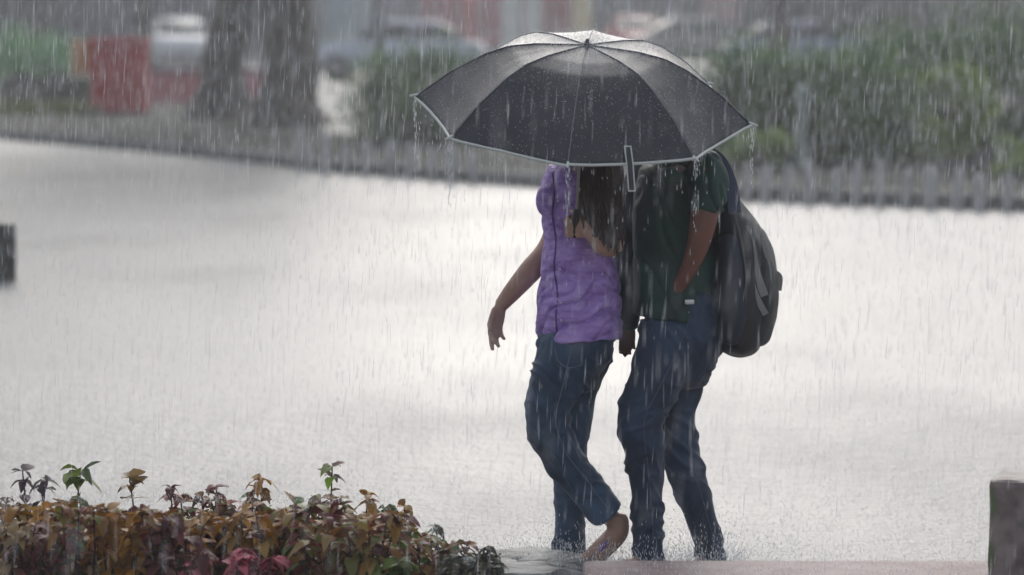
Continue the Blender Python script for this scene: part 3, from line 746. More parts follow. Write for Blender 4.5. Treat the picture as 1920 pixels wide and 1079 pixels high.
# jeans
bm = bmesh.new()
plo(bm, [(1084, 600, 0, 64, .165), (1082, 640, 0, 69, .17), (1078, 680, 0, 62, .155), (1076, 705, 0, 48, .12)], seg=28)
plo(bm, [(1060, 655, -.07, 54, .105), (1040, 725, -.09, 50, .095), (1027, 785, -.11, 44, .082), (1048, 845, -.09, 41, .072), (1090, 902, -.055, 36, .062), (1138, 964, -.020, 35, .064)], seg=24, n=6, round1=False)
plo(bm, [(1100, 655, .07, 54, .11), (1080, 725, .08, 42, .095), (1066, 800, .08, 40, .08), (1070, 880, .08, 34, .068), (1068, 980, .08, 30, .062), (1067, 1054, .08, 34, .068)], seg=24, n=6, round1=False)
me = remesh(bm, .006, 3, cloth_disp(.012, [(Vector((.5, .1, .85)).normalized(), 18, 1.0), (Vector((-.6, .2, .8)).normalized(), 13, .8)], 9.0))
JV = [v.co.copy() for v in me.vertices]; JF = [tuple(p.vertices) for p in me.polygons]
wj = link('jeans', me, denim('blue_denim', (0.014, 0.034, 0.070), (0.12, 0.20, 0.32)), woman)
THREAD = mat('denim_seam', (.13, .17, .22), .6)
for nm, ks in (('side_seam', [(1072, 650), (1056, 720), (1042, 790), (1062, 850), (1100, 900), (1136, 950)]), ('pocket_edge', [(1040, 652), (1046, 676), (1066, 690), (1090, 684)])):
    pts = on_surface(JV, JF, [c[:2] for c in crom(ks, 8)], .0004)
    bm = bmesh.new(); tube(bm, pts, .0017, 5); obj(nm, bm, THREAD, wj)
# hair: long wet dark locks over the near shoulder
hairm = mat('dark_brown_hair', (0.035, 0.018, 0.014), 0.38, col2=(0.075, 0.038, 0.028), nscale=30, stretch=(1, 1, .1), bump=.5, bscale=90, bdist=.003)
bm = bmesh.new()
ellipsoid(bm, atw(.025, 0, .040), (.094, .087, .092)); ellipsoid(bm, atw(.055, 0, -.03), (.062, .080, .085))
me = remesh(bm, .006, 3, lambda p: .004 * ridge(p, 60, 60, 6)); hair = link('hair', me, hairm, woman)
bm = bmesh.new(); rnd = random.Random(4)
for i in range(190):
    u = rnd.random(); dyy = -.07 - .06 * rnd.random()
    s = P(1072 + 40 * u, 190 + 20 * rnd.random(), dyy)
    ex = 1092 + 76 * u + rnd.gauss(0, 4); ey = 400 + 90 * rnd.random() * (0.35 + .65 * u)
    m1 = P(1088 + 66 * u + rnd.gauss(0, 3), 290 + rnd.gauss(0, 6), -.13 - .05 * rnd.random()); m2 = P(1090 + 74 * u + rnd.gauss(0, 5), 365, -.225 - .03 * rnd.random())
    e = P(ex, ey, -.245 - .03 * rnd.random() - (.02 if u > .3 else 0))
    pts = [Vector(c[:3]) for c in crom([tuple(s), tuple(m1), tuple(m2), tuple(e)], 4)]
    r0 = rnd.uniform(.005, .010); tube(bm, pts, [r0 * (.7 + .6 * math.sin(3.0 * k / (len(pts) - 1))) * (1 if k < len(pts) - 3 else .75 ** (k - len(pts) + 4)) for k in range(len(pts))], 6)
obj('long_locks', bm, hairm, hair)
# purple sandal strap and sole
bm = bmesh.new()
plo(bm, [(1166, 1000, -.03, 6, .034), (1150, 1019, -.05, 5, .034), (1124, 1046, -.09, 5, .042), (1104, 1060, -.13, 4, .044)], ref=Vector((.5, 1, -.3)), seg=16)
sandal = obj('sandal', bm, mat('sandal_sole', (0.28, 0.22, 0.22), .6), woman)
bm = bmesh.new(); ellipsoid(bm, P(1126, 1026, -.082), (.036, .05, .012), Matrix.Rotation(R(-40), 3, 'Y')); obj('strap', bm, mat('purple_strap', (.22, .12, .30), .5), sandal)
bm = bmesh.new()
plo(bm, [(1080, 1066, .08, 4, .032), (1050, 1068, .03, 4, .04), (1012, 1069, -.02, 4, .04)], seg=16); sd2 = obj('sandal', bm, MATS['sandal_sole'], woman)
bm = bmesh.new(); ellipsoid(bm, P(1038, 1054, .01), (.03, .05, .02)); obj('strap', bm, MATS['purple_strap'], sd2)

# ---- man with the backpack
mroot = P(1270, 1067, 0); mroot.z = 0
man = thing('person', mroot, 'man in a dark green shirt and navy jeans with a backpack', 'person')
bm = bmesh.new()
HM = Vector(P(1254, 196, 0.03)); atm = head_shape(bm, HM, R(12))
plo(bm, [(1272, 310, .02, 36, .06), (1268, 265, .03, 33, .055), (1262, 225, .03, 32, .053)])
plo(bm, [(1285, 620, 0, 60, .15), (1275, 560, 0, 60, .14), (1262, 470, 0, 60, .135), (1260, 380, 0, 62, .15), (1272, 318, 0, 50, .19), (1274, 300, 0, 28, .09)])
plo(bm, [(1326, 326, -.19, 30, .052), (1321, 400, -.225, 26, .046), (1308, 462, -.225, 21, .038), (1290, 508, -.195, 16, .031), (1266, 546, -.135, 13, .024)])
hand(bm, P(1265, 548, -.13), Vector((-.25, .55, -1)), Vector((-1, 0, .3)), Vector((0, 1, 0)), k=.9, curl=(22, 26, 18))
plo(bm, [(1215, 326, .18, 26, .05), (1192, 410, .19, 24, .044), (1182, 480, .17, 21, .038), (1178, 540, .13, 19, .034), (1178, 600, .10, 14, .024)])
hand(bm, P(1178, 602, .10), Vector((-.06, -.05, -1)), Vector((-1, -.1, 0)), Vector((.1, -1, 0)), k=.72, curl=(18, 26, 20))
plo(bm, [(1262, 640, -.07, 44, .08), (1205, 788, -.11, 34, .06), (1214, 900, -.1, 28, .05), (1217, 1030, -.1, 18, .032), (1218, 1046, -.1, 18, .032)])
plo(bm, [(1290, 660, .08, 34, .07), (1270, 806, .1, 28, .055), (1296, 900, .11, 28, .05), (1330, 1030, .12, 17, .03), (1334, 1042, .12, 17, .03)])
plo(bm, [(1226, 1049, -.1, 18, .032), (1205, 1053, -.12, 15, .038), (1172, 1059, -.15, 8, .042)])
plo(bm, [(1344, 1048, .12, 17, .032), (1322, 1052, .10, 14, .038), (1292, 1058, .08, 8, .042)])
me = remesh(bm, .0046, 2); link('body', me, SKIN_M, man)
bm = bmesh.new()
for s in (-1, 1): ellipsoid(bm, atm(-.078, s * .032, .004), (.012, .013, .012), None, 12, 8)
obj('eyes', bm, MATS['eye'], man)
bm = bmesh.new(); ellipsoid(bm, atm(.022, 0, .045), (.096, .083, .085)); ellipsoid(bm, atm(.055, 0, -.01), (.055, .074, .06))
me = remesh(bm, .005, 2, lambda p: .003 * noise.noise(p * 90)); link('hair', me, mat('black_hair', (.015, .013, .012), .45, bump=.6, bscale=150), man)
# shirt
bm = bmesh.new()
plo(bm, [(1266, 596, 0, 79, .175), (1268, 560, 0, 82, .172), (1268, 500, 0, 82, .165), (1266, 430, 0, 80, .165), (1262, 370, 0, 75, .18), (1268, 325, 0, 68, .21), (1274, 296, 0, 34, .13)], seg=32, n=6, round0=False)
plo(bm, [(1322, 312, -.17, 36, .062), (1330, 345, -.2, 37, .064), (1325, 382, -.22, 35, .060)])
plo(bm, [(1222, 314, .17, 34, .060), (1200, 350, .19, 34, .060), (1186, 420, .19, 31, .056), (1180, 500, .16, 28, .052), (1178, 560, .12, 24, .046), (1178, 606, .10, 20, .038)])
me = remesh(bm, .006, 3, cloth_disp(.011, [(Vector((.9, .1, .35)).normalized(), 15, 1.0), (Vector((-.4, .2, .9)).normalized(), 12, .7)], 21.0, True))
link('shirt', me, mat('dark_green_cotton', (0.006, 0.020, 0.017), 0.6, col2=(0.018, 0.066, 0.048), nscale=6, bump=.3, bscale=200, bdist=.002), man)
# jeans
bm = bmesh.new()
plo(bm, [(1284, 570, 0, 74, .165), (1288, 610, 0, 76, .17), (1288, 655, 0, 66, .16), (1280, 690, 0, 52, .13)], seg=28)
plo(bm, [(1262, 628, -.07, 66, .11), (1230, 708, -.10, 52, .10), (1200, 785, -.125, 45, .085), (1206, 850, -.115, 37, .072), (1214, 950, -.10, 30, .062), (1217, 1054, -.10, 31, .066)], seg=24, n=6, round1=False)
plo(bm, [(1302, 640, .08, 52, .11), (1272, 735, .09, 42, .095), (1268, 808, .10, 38, .08), (1292, 900, .11, 35, .07), (1316, 980, .115, 31, .062), (1337, 1054, .12, 28, .062)], seg=24, n=6, round1=False)
me = remesh(bm, .006, 3, cloth_disp(.012, [(Vector((.6, .1, .8)).normalized(), 18, 1.0), (Vector((-.5, .2, .8)).normalized(), 13, .8)], 33.0))
JV = [v.co.copy() for v in me.vertices]; JF = [tuple(p.vertices) for p in me.polygons]
mj = link('jeans', me, denim('navy_denim', (0.012, 0.023, 0.052), (0.070, 0.115, 0.20)), man)
bm = bmesh.new()
for nm, ks in (('side_seam', [(1292, 600), (1270, 660), (1235, 730), (1208, 790), (1214, 870), (1222, 960), (1226, 1040)]), ('pocket_edge', [(1268, 602), (1278, 622), (1296, 628)]),
               ('side_seam', [(1290, 830), (1310, 910), (1332, 990), (1346, 1040)])):
    pts = on_surface(JV, JF, [c[:2] for c in crom(ks, 8)], .0004)
    bm = bmesh.new(); tube(bm, pts, .0016, 5); obj(nm, bm, mat('navy_seam', (.07, .09, .15), .6), mj)
bm = bmesh.new()
q = P(1292, 566, -.178); box(bm, (q.x - .014, q.y - .018, q.z - .008), (q.x + .016, q.y + .008, q.z + .008), bev=.004)
obj('buckle', bm, mat('bright_metal', (.7, .7, .7), .25, metal=.5), man)
for (ax, ay, dx) in ((1222, 1052, -.1), (1340, 1052, .12)):
    bm = bmesh.new(); dy = dx
    plo(bm, [(ax + 8, ay + 2, dy, 14, .040), (ax - 15, ay + 5, dy - .02, 11, .045), (ax - 50, ay + 9, dy - .04, 7, .046)], seg=18)
    obj('shoe', bm, mat('grey_shoe', (.09, .09, .095), .5), man)

# ---- backpack (worn on the man's back)
bp = thing('backpack', P(1395, 640, .02), 'black and navy backpack with grey strips on the back of the man', 'backpack')
def bpd(p): return .006 * ridge(p, 9, 6, 5) + .004 * noise.noise(p * 18)
bm = bmesh.new()
plo(bm, [(1346, 340, .02, 18, .09), (1354, 370, .02, 24, .11), (1366, 408, .02, 36, .13), (1382, 452, .02, 48, .148), (1390, 520, .02, 54, .155), (1390, 590, .02, 55, .155), (1384, 636, .02, 42, .14)], seg=28, n=5)
me = remesh(bm, .007, 4, bpd); body = link('main_bag', me, mat('black_nylon', (.016, .016, .017), .42, col2=(.028, .028, .030), nscale=8, bump=.4, bscale=220, bdist=.002), bp)
bm = bmesh.new()
plo(bm, [(1404, 452, .02, 32, .10), (1420, 500, .02, 36, .125), (1422, 570, .02, 35, .13), (1412, 622, .02, 34, .12)], seg=24, n=5)
me = remesh(bm, .007, 4, bpd); fp = link('front_pocket', me, MATS['black_nylon'], bp)
bm = bmesh.new()
plo(bm, [(1368, 456, -.085, 21, .06), (1372, 520, -.10, 25, .06), (1374, 590, -.10, 27, .06), (1372, 628, -.09, 22, .05)], seg=22, n=5)
me = remesh(bm, .006, 4, bpd); link('side_pocket', me, mat('navy_nylon', (.016, .021, .040), .5, col2=(.03, .037, .06), nscale=7, bump=.4, bscale=200, bdist=.002), bp)
GREYN = mat('grey_webbing', (.26, .26, .25), .5, bump=.3, bscale=300)
def band(name, pts, w, m, par, th=.004):
    """flat webbing: pts (px,py,dy)"""
    bm = bmesh.new(); Q = [Vector(c[:3]) for c in crom([tuple(P(*p)) for p in pts], 5)]; prev = None
    for i, p in enumerate(Q):
        T = (Q[min(i + 1, len(Q) - 1)] - Q[max(i - 1, 0)]).normalized(); s_ = T.cross(Vector((0, 1, 0))).normalized() * w / 2; f_ = Vector((0, -1, 0)) * th
        vs = [bm.verts.new(p - s_), bm.verts.new(p + s_), bm.verts.new(p + s_ + f_), bm.verts.new(p - s_ + f_)]
        if prev:
            for k in range(4): bm.faces.new((prev[k], prev[(k + 1) % 4], vs[(k + 1) % 4], vs[k]))
        else: bm.faces.new(vs)
        prev = vs
    bm.faces.new(prev[::-1]); bmesh.ops.recalc_face_normals(bm, faces=bm.faces)
    return obj(name, bm, m, par, smooth=False)
band('grey_strip', [(1398, 425, -.10), (1410, 465, -.115), (1418, 510, -.12), (1434, 555, -.12)], .026, GREYN, bp)
band('grey_strip', [(1428, 448, -.085), (1440, 490, -.09), (1444, 530, -.09)], .012, GREYN, bp)
band('grey_strip', [(1405, 520, -.125), (1420, 560, -.125), (1436, 590, -.11)], .02, GREYN, bp)
band('shoulder_strap', [(1296, 300, -.12), (1322, 286, -.13), (1350, 302, -.15), (1370, 345, -.165), (1378, 400, -.155)], .040, mat('navy_webbing', (.07, .09, .15), .5, bump=.3, bscale=200), bp, .008)
band('shoulder_strap', [(1296, 300, .15), (1322, 288, .15), (1345, 305, .14), (1352, 350, .12)], .045, MATS['navy_webbing'], bp, .008)
band('zip', [(1380, 405, -.13), (1398, 500, -.14), (1396, 600, -.14)], .006, mat('zip_metal', (.12, .12, .12), .4), bp)
band('loose_tab', [(1450, 510, -.02), (1462, 520, -.02), (1460, 545, -.02)], .018, GREYN, bp)

# ---- umbrella
umb = thing('umbrella', shaft_at(275), 'large black umbrella with a white rim hiding the heads of both people', 'umbrella')
HT = [(0, 1.0), (.12, .985), (.3, .955), (.46, .885), (.6, .735), (.8, .42), (1.0, 0)]
def hh(t):
    for (a, x), (b, y) in zip(HT, HT[1:]):
        if t <= b: return x + (y - x) * (t - a) / (b - a)
    return 0
def ribp(k, t):
    a = k * math.pi / 4; return UC + (Ea * math.cos(a) + Eb * math.sin(a)) * (UR * t) + Un * (UH * hh(t))
def canp(k, u, t):
    p = ribp(k, t).lerp(ribp(k + 1, t), u)
    s = 4 * u * (1 - u)
    rad = (p - UC) - Un * (p - UC).dot(Un)
    p = p - rad * (0.035 * s * t ** 5) - Un * (0.010 * s * t)
    e = min(u, 1 - u)
    pl = math.sin(e * 70 + (k * 1.7)) * .0035 * t ** 6 * math.exp(-e * 6) + .0018 * noise.noise(Vector((k * 3 + u * 6, t * 5, 0))) * t
    return p + Un * pl
bm = bmesh.new(); NT, NU = 36, 20
apex = bm.verts.new(ribp(0, 0)); grid = {}
for k in range(8):
    for j in range(1, NT + 1):
        for i in range(NU): grid[(k * NU + i, j)] = bm.verts.new(canp(k, i / NU, j / NT))
M8 = 8 * NU
for a in range(M8):
    b_ = (a + 1) % M8
    bm.faces.new((apex, grid[(a, 1)], grid[(b_, 1)]))
    for j in range(1, NT): bm.faces.new((grid[(a, j)], grid[(a, j + 1)], grid[(b_, j + 1)], grid[(b_, j)]))
bmesh.ops.recalc_face_normals(bm, faces=bm.faces)
UMAT = mat('black_wet_nylon', (0.012, 0.013, 0.020), 0.48, spec=0.75, col2=(0.026, 0.027, 0.036), nscale=14, bump=0.35, bscale=130, bdist=.003, coat=.0)
can = obj('canopy', bm, UMAT, umb)
sol = can.modifiers.new('thickness', 'SOLIDIFY'); sol.thickness = .0015
for p in can.data.polygons: p.use_smooth = True
WHITE = mat('white_piping', (0.62, 0.64, 0.60), .5)
bm = bmesh.new()
for k in range(8): tube(bm, [canp(k, i / 10, 1.0) for i in range(11)], .0046, 8)
obj('rim_piping', bm, WHITE, umb)
STEEL = mat('steel_rib', (.35, .35, .36), .3, metal=.8)
for k in range(8):
    bm = bmesh.new(); tube(bm, [ribp(k, t) - Un * .008 for t in (.02, .2, .46, .7, 1.0)], .0022, 6); rb = obj('rib', bm, STEEL, umb)
    bm = bmesh.new(); tube(bm, [ribp(k, .985), ribp(k, 1.03)], [.0045, .0035], 8); obj('tip', bm, WHITE, rb)
    bm = bmesh.new(); tube(bm, [UC + Un * (UH * .35), ribp(k, .46) - Un * .01], .002, 6); obj('stretcher', bm, STEEL, rb)
SEAM = mat('seam_thread', (.24, .24, .27), .5)
for k in range(8):
    bm = bmesh.new(); tube(bm, [ribp(k, .02 + .98 * j / 24) + Un * .0012 for j in range(25)], .0014, 5); obj('seam', bm, SEAM, can)
bm = bmesh.new(); tube(bm, [UC + Un * UH * .98, shaft_at(215)], .0042, 12); obj('shaft', bm, STEEL, umb)
bm = bmesh.new(); tube(bm, [shaft_at(200), shaft_at(215), shaft_at(240), shaft_at(250)], [.010, .0125, .0135, .010], 16); obj('handle', bm, mat('black_plastic', (.02, .02, .02), .35), umb)
bm = bmesh.new(); tube(bm, [UC + Un * UH * .985, UC + Un * (UH + .006), UC + Un * (UH + .016)], [.013, .010, .006], 14); obj('ferrule', bm, MATS['black_plastic'], umb)
# closing strap hanging from the front panel
s0 = canp(1, .5, .925) + Un * .010 - FWD * .006; s1 = canp(1, .5, 1.0) - FWD * .012; s2 = s1 + Vector((.006, -.004, -.082))
s0.x += .0; band_pts = [s0, s0.lerp(s1, .5) - FWD * .004, s1, s1.lerp(s2, .5), s2]
def strapm(w, off, m, name, par):
    bm = bmesh.new(); prev = None
    for i, p in enumerate(band_pts):
        p = p + Vector((off, 0, 0)) - (FWD * .002 if off else Vector((0, 0, 0)))
        vs = [bm.verts.new(p + Vector(v)) for v in ((-w, 0, 0), (w, 0, 0), (w, -.003, 0), (-w, -.003, 0))]
        if prev:
            for k in range(4): bm.faces.new((prev[k], prev[(k + 1) % 4], vs[(k + 1) % 4], vs[k]))
        else: bm.faces.new(vs)
        prev = vs
    bm.faces.new(prev[::-1]); bmesh.ops.recalc_face_normals(bm, faces=bm.faces)
    return obj(name, bm, m, par, smooth=False)
cs = strapm(.0095, 0, UMAT, 'closing_strap', umb)
strapm(.0018, -.0095, WHITE, 'edging', cs); strapm(.0018, .0095, WHITE, 'edging', cs)
for pnt in (band_pts[0], band_pts[-1]):
    bm = bmesh.new(); box(bm, tuple(pnt + Vector((-.0112, -.0065, -.002))), tuple(pnt + Vector((.0112, -.001, .002)))); obj('edging', bm, WHITE, cs, smooth=False)


# ------------------------------------------------------------------ foreground
# ------------------------------------------------------------------ foreground bed, kerb and stones
a = A(1092, 1050, 11.95); kz = a.z
bm = bmesh.new(); box(bm, (a.x, 10.6, -.02), (6.0, 11.95, kz), bev=.02)
tag(obj('pink_kerb', bm, mat('pink_brick', (0.32, 0.22, 0.215), .65, spec=.25, col2=(0.44, 0.35, 0.34), nscale=7, bump=.5, bscale=40), smooth=False), 'low pinkish brick kerb along the front of the photo', 'kerb', kind='structure')
bm = bmesh.new(); box(bm, (-4, 10.4, -.02), (A(880, 1050, 12.0).x, 12.12, .05), bev=.02)
tag(obj('bed_soil', bm, mat('wet_soil', (.03, .024, .018), .5, col2=(.06, .045, .035), nscale=14, bump=.8, bscale=30), smooth=False), 'dark wet soil of the planting bed', 'soil', kind='structure')
STONE = mat('wet_grey_stone', (0.07, 0.07, 0.07), .65, spec=.25, col2=(0.40, 0.40, 0.39), nscale=14, bump=.5, bscale=30, bdist=.006, stretch=(1, 3, 1))
for i, (px, py, w, d, h, rz, lab) in enumerate(((985, 1056, .21, .16, .035, 8, 'wet grey flat stone in the middle between the bed and pink kerb'), (905, 1066, .15, .2, .03, -12, 'wet grey flat stone touching the planting bed'),
                                           (1052, 1068, .14, .2, .045, 20, 'wet grey flat stone beside the woman and the pink kerb'), (955, 1090, .24, .16, .05, 4, 'wet grey flat stone lowest at the bottom of the photo'))):
    b = G(px, py); bm = bmesh.new(); bmesh.ops.create_icosphere(bm, subdivisions=4, radius=1)
    for v in bm.verts:
        n_ = v.co.copy(); k = 1 + .35 * noise.noise(n_ * 1.6 + Vector((i * 9, 0, 0))) + .05 * noise.noise(n_ * 5)
        v.co = Vector((n_.x * w * k, n_.y * d * k, (max(-.3, n_.z) if n_.z < .5 else .5 + (n_.z - .5) * .3) * h * 1.7 * (1 + .25 * noise.noise(n_ * 2 + Vector((i, 3, 3))))))
    o = obj('paving_stone', bm, STONE); o.location = (b.x, b.y, .0); o.rotation_euler = (0, 0, R(rz)); tag(o, lab, 'stone', 'wet flat stones edging the bed')
def shrub_mat(name, stops): return leaf_mat(name, stops, .6, .3)
MIX = shrub_mat('brown_red_leaves', [(0, (0.068, 0.017, 0.022)), (.18, (0.195, 0.042, 0.042)), (.36, (0.213, 0.093, 0.027)), (.55, (0.328, 0.164, 0.033)), (.7, (0.128, 0.139, 0.030)), (.84, (0.378, 0.246, 0.093)), (.93, (0.098, 0.251, 0.054)), (1, (0.655, 0.195, 0.217))])
DARKP = shrub_mat('purple_black_leaves', [(0, (0.022, 0.013, 0.022)), (1, (0.092, 0.048, 0.070))])
GRN = shrub_mat('green_sprig_leaves', [(0, (0.050, 0.083, 0.050)), (.6, (0.143, 0.209, 0.034)), (1, (0.216, 0.281, 0.063))])
TAN = shrub_mat('tan_sprig_leaves', [(0, (0.114, 0.070, 0.026)), (.6, (0.264, 0.176, 0.067)), (1, (0.448, 0.316, 0.163))])
MAR = shrub_mat('maroon_sprig_leaves', [(0, (0.068, 0.018, 0.018)), (.6, (0.175, 0.044, 0.044)), (1, (0.308, 0.111, 0.089))])
OR_ = shrub_mat('orange_sprig_leaves', [(0, (0.174, 0.086, 0.020)), (.6, (0.429, 0.188, 0.013)), (1, (0.491, 0.316, 0.120))])
LIM = shrub_mat('brown_lime_leaves', [(0, (0.094, 0.050, 0.039)), (.75, (0.245, 0.136, 0.092)), (.8, (0.248, 0.423, 0.029)), (1, (0.392, 0.611, 0.064))])
PNK = shrub_mat('pink_red_leaves', [(0, (0.176, 0.023, 0.045)), (.5, (0.432, 0.060, 0.104)), (1, (0.856, 0.309, 0.375))])
GREYG = shrub_mat('olive_grey_leaves', [(0, (.05, .045, .03)), (.8, (.13, .12, .08)), (0, (0.060, 0.075, 0.070)), (1, (0.171, 0.204, 0.193))])
STEMM = mat('leaf_stem', (.06, .035, .03), .5)
def shrub(x, y, h, w, m, label, ns=6, nl=9, L=.05, group='leafy shrubs in the planting bed', seed=0, z0=.05, name='leafy_shrub', whorl=4):
    rnd = random.Random(seed); t = thing(name, (x, y, z0), label, 'plant', group)
    sb = bmesh.new(); lb = bmesh.new(); ti = []
    for i in range(ns):
        a = rnd.uniform(0, 6.28); rr = w * .5 * (rnd.random() ** .5)
        if ns == 1: rr = w * .1
        b = Vector((x + math.cos(a) * rr * .35, y + math.sin(a) * rr * .35, z0 - .01)); hh_ = h * (rnd.uniform(.6, 1.0) if ns > 1 else 1)
        e = Vector((x + math.cos(a) * rr, y + math.sin(a) * rr, z0 + hh_)); mm = b.lerp(e, .5) + Vector((rnd.gauss(0, .012), rnd.gauss(0, .012), 0))
        C_ = [Vector(c) for c in crom([tuple(b), tuple(mm), tuple(e)], 5)]
        tube(sb, C_, [.004 - .002 * k / len(C_) for k in range(len(C_))], 5)
        for j in range(nl):
            f = .25 + .75 * (j + 1) / nl; idx = f * (len(C_) - 1); k = min(int(idx), len(C_) - 2); p = C_[k].lerp(C_[k + 1], idx - k)
            for q in range(whorl if f > .85 else 2):
                aa = j * 1.7 + q * 6.283 / (whorl if f > .85 else 2) + rnd.gauss(0, .4)
                up = rnd.uniform(-.1, .55) + (.25 if f > .85 else 0)
                d = Vector((math.cos(aa), math.sin(aa), up)).normalized(); n_ = Vector((rnd.gauss(0, .35), rnd.gauss(0, .35), 1)).normalized()
                Lf = L * rnd.uniform(.65, 1.25); leaf(lb, ti, p, d, n_, Lf, Lf * rnd.uniform(.5, .68), rnd.random(), fold=rnd.uniform(.1, .5), droop=rnd.uniform(.1, 1.3))
    obj('stems', sb, STEMM, t); o = leaf_obj('leaves', lb, ti, m, t)
    for p in o.data.polygons: p.use_smooth = True
    return t
rnd = random.Random(77)
for r_, Y in enumerate((12.02, 11.82, 11.6, 11.36, 11.12)):
    for c_ in range(12):
        px = -30 + c_ * 88 + (44 if r_ % 2 else 0) + rnd.uniform(-16, 16)
        if px > 915: continue
        top = 938 + rnd.uniform(-16, 22) if px < 690 else min(1058, 940 + (px - 690) * .54 + rnd.uniform(-6, 10))
        if r_ > 2: top += 12 * (r_ - 2)
        z = A(px, top, Y).z; x = A(px, top, Y).x
        m = MIX; lab = 'low brown and red leaved shrub in the dense planting bed'
        pick = rnd.random()
        if pick < .16: m = OR_; lab = 'low rust orange leaved shrub among the brown shrubs of the bed'
        elif pick < .28: m = TAN; lab = 'low tan leaved shrub among the brown shrubs of the bed'
        elif pick < .38: m = MAR; lab = 'low dark maroon leaved shrub among the brown shrubs of the bed'
        elif pick < .45: m = GRN; lab = 'low olive green leaved shrub among the brown shrubs of the bed'
        if r_ == 4 and 400 < px < 500: m = PNK; lab = 'pink and red leaved shrub at the bottom of the planting bed'
        if px > 825: m = GREYG; lab = 'low grey green leaved plant at the right tip of the bed'
        shrub(x, Y, (z - .05) * (.6 if m is PNK else .8 if m is GRN else rnd.uniform(.88, 1.08)), .24, m, lab, ns=7, nl=7, L=rnd.uniform(.038, .066) if px < 825 else .036, seed=100 + r_ * 20 + c_)
for i, (px, top, m, h2, lab, L) in enumerate(((45, 884, DARKP, 1, 'nearly black leafy sprig sticking up leftmost from the bed', .055), (88, 902, DARKP, 1, 'second nearly black sprig, just left of the green one', .05),
      (148, 886, GRN, 1, 'dark green and olive sprig with a broad arching leaf', .085), (240, 897, TAN, 1, 'tan brown leafy sprig right of the olive green one', .06),
      (318, 916, MAR, 1, 'short dark maroon sprig right of the tan one', .05), (405, 914, MAR, 1, 'curled maroon sprig near the middle of the bed', .05),
      (490, 902, OR_, 1, 'thin orange brown sprig with arching leaves', .06), (625, 876, LIM, 1, 'tallest sprig with brown leaves and one lime green leaf', .05),
      (690, 930, OR_, 1, 'golden brown leaf tuft where the bed starts to slope down', .055), (815, 990, GREYG, 1, 'small grey sprig near the right tip of the bed', .035))):
    Y = 11.9; q = A(px, top, Y)
    shrub(q.x, Y, q.z - .05, .05, m, lab, ns=1, nl=6, L=L, group='sprigs sticking up from the bed', seed=300 + i, whorl=5)

# ------------------------------------------------------------------ rain and splashes
RAINM = bpy.data.materials.new('rain_water'); RAINM.use_nodes = True
_t = RAINM.node_tree; _b = _t.nodes['Principled BSDF']; _b.inputs['Base Color'].default_value = (.95, .96, .97, 1); _b.inputs['Roughness'].default_value = .3
_tr = _t.nodes.new('ShaderNodeBsdfTranslucent'); _tr.inputs[0].default_value = (.97, .98, .99, 1); _mx = _t.nodes.new('ShaderNodeMixShader'); _mx.inputs[0].default_value = .62
_t.links.new(_b.outputs[0], _mx.inputs[1]); _t.links.new(_tr.outputs[0], _mx.inputs[2]); _t.links.new(_mx.outputs[0], _t.nodes['Material Output'].inputs['Surface'])
def drops_obj(name, drops, label):
    """drops: (x,y,z, half length, radius, lean x) -> thin three sided stretched drops in ONE mesh"""
    vs = []; fs = []
    for (x, y, z, hl, r, lx, a) in drops:
        o = len(vs); vs.append((x + lx * hl, y, z + hl)); vs.append((x - lx * hl, y, z - hl))
        for k in range(3): vs.append((x - lx * hl * .3 + r * math.cos(a + k * 2.094), y + r * math.sin(a + k * 2.094), z - hl * .3))
        for k in range(3): fs.append((o, o + 2 + k, o + 2 + (k + 1) % 3)); fs.append((o + 1, o + 2 + (k + 1) % 3, o + 2 + k))
    me = bpy.data.meshes.new(name); me.from_pydata(vs, [], fs); me.update()
    o = link(name, me, RAINM, None, False)
    return tag(o, label, 'rain', kind='stuff')
rnd = random.Random(5); D_ = []
while len(D_) < 62000:
    y = 5 + 34 * rnd.random() ** .62; hw = .5 + .16 * y
    x = rnd.uniform(-hw, hw); z = rnd.uniform(.02, 2.25 + .02 * y)
    if rnd.random() > .55 + .9 * noise.noise(Vector((x * 1.3, y * .5, z * .25))): continue
    D_.append((x, y, z, rnd.uniform(.006, .055), rnd.uniform(.0003, .0006) + .0006 * rnd.random() ** 4, rnd.gauss(.04, .035), rnd.random() * 6))
for i in range(26000):                      # the finer far rain
    y = rnd.uniform(13, 44); hw = .5 + .15 * y; D_.append((rnd.uniform(-hw, hw), y, rnd.uniform(.02, 2.1 + .02 * y), rnd.uniform(.01, .05), rnd.uniform(.0004, .0009), rnd.gauss(.04, .03), rnd.random() * 6))
drops_obj('rain', D_, 'heavy rain falling in thin pale streaks over everything')
S_ = []
for i in range(20000):                      # crown splashes on the flooded plaza
    y = 11.9 + 22 * rnd.random() ** 1.5; hw = 1.2 + .15 * y; x = rnd.uniform(-hw, hw)
    if y < 12.15 and x < A(1092, 1050, 12).x: continue
    S_.append((x, y, .006 + abs(rnd.gauss(0, .012)), rnd.uniform(.003, .010), rnd.uniform(.0006, .0015), rnd.gauss(0, .5), rnd.random() * 6))
for i in range(3600):                       # spray around the walkers' feet
    x = rnd.gauss(A(1200, 1050, 12.4).x, .35); y = rnd.uniform(12.0, 12.8); S_.append((x, y, abs(rnd.gauss(0, .07)), rnd.uniform(.002, .007), rnd.uniform(.0006, .0014), rnd.gauss(0, .3), rnd.random() * 6))
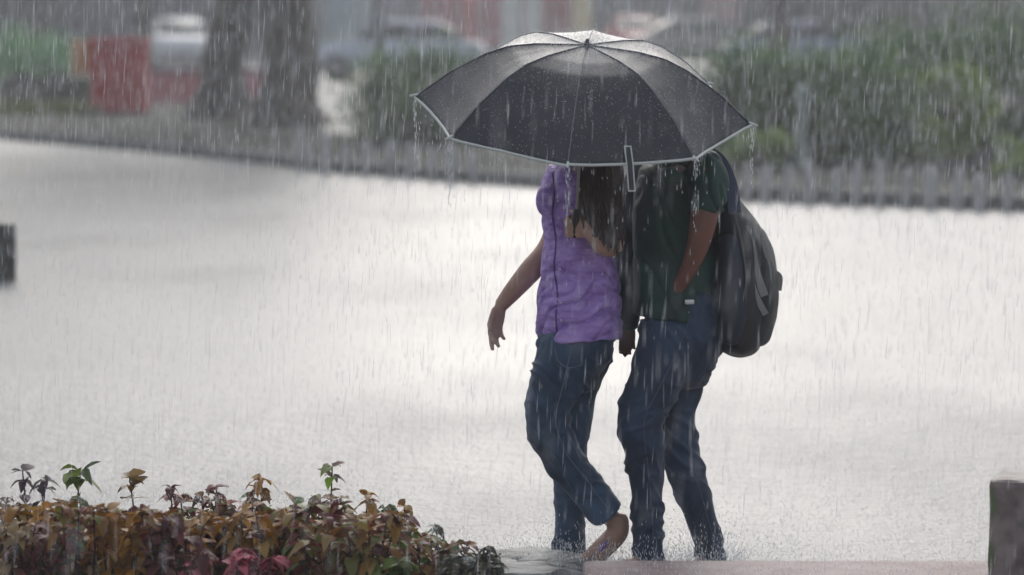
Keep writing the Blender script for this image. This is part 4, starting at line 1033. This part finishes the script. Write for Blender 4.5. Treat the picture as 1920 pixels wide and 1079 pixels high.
for i in range(2600):                       # drops bouncing off the umbrella
    k = rnd.randrange(8); t_ = rnd.random() ** .9; p = canp(k, rnd.random(), t_) + Un * abs(rnd.gauss(0, .010 if t_ < .55 else .006))
    S_.append((p.x, p.y, p.z, rnd.uniform(.0010, .0026), rnd.uniform(.0005, .0010), rnd.gauss(0, .3), rnd.random() * 6))
for i in range(2600):                       # fine spray standing over the top of the umbrella
    k = rnd.randrange(8); p = canp(k, rnd.random(), rnd.random() * .95) + Un * abs(rnd.gauss(0, .022))
    S_.append((p.x, p.y, p.z, rnd.uniform(.001, .003), rnd.uniform(.0004, .0008), rnd.gauss(0, .3), rnd.random() * 6))
for k in range(8):                          # water running off the rim
    for i in range(60):
        u = rnd.choice((0, 0, rnd.random())); p = canp(k, u, 1.0); S_.append((p.x + rnd.gauss(0, .004), p.y + rnd.gauss(0, .004), p.z - abs(rnd.gauss(0, .12)), rnd.uniform(.004, .014), rnd.uniform(.0008, .0014), 0, rnd.random() * 6))
for i in range(1200):                       # drops bouncing off the plants and the pink kerb
    y = rnd.uniform(11.1, 12.1); px = rnd.uniform(-20, 860); p = A(px, 930 + max(0, px - 690) * .5, y)
    S_.append((p.x, y, p.z + abs(rnd.gauss(0, .02)) - .02, rnd.uniform(.002, .007), rnd.uniform(.0005, .001), rnd.gauss(0, .4), rnd.random() * 6))
for i in range(1000):
    S_.append((rnd.uniform(A(1092, 1050, 12).x, 1.9), rnd.uniform(11.4, 11.95), kz + abs(rnd.gauss(0, .012)), rnd.uniform(.002, .007), rnd.uniform(.0006, .0016), rnd.gauss(0, .5), rnd.random() * 6))
for fx, fy in ((1066, .08), (1100, -.1), (1217, -.1), (1336, .12)):   # little crowns thrown up by each foot
    c = P(fx, 1066, fy)
    for i in range(500):
        a = rnd.uniform(0, 6.283); r = .06 + abs(rnd.gauss(0, .05)); S_.append((c.x + math.cos(a) * r, c.y + math.sin(a) * r, .005 + abs(rnd.gauss(0, .035)), rnd.uniform(.002, .010), rnd.uniform(.0008, .0019), math.cos(a) * rnd.uniform(.2, 1.2), rnd.random() * 6))
drops_obj('rain_splash', S_, 'small white splashes bouncing off the ground and umbrella')
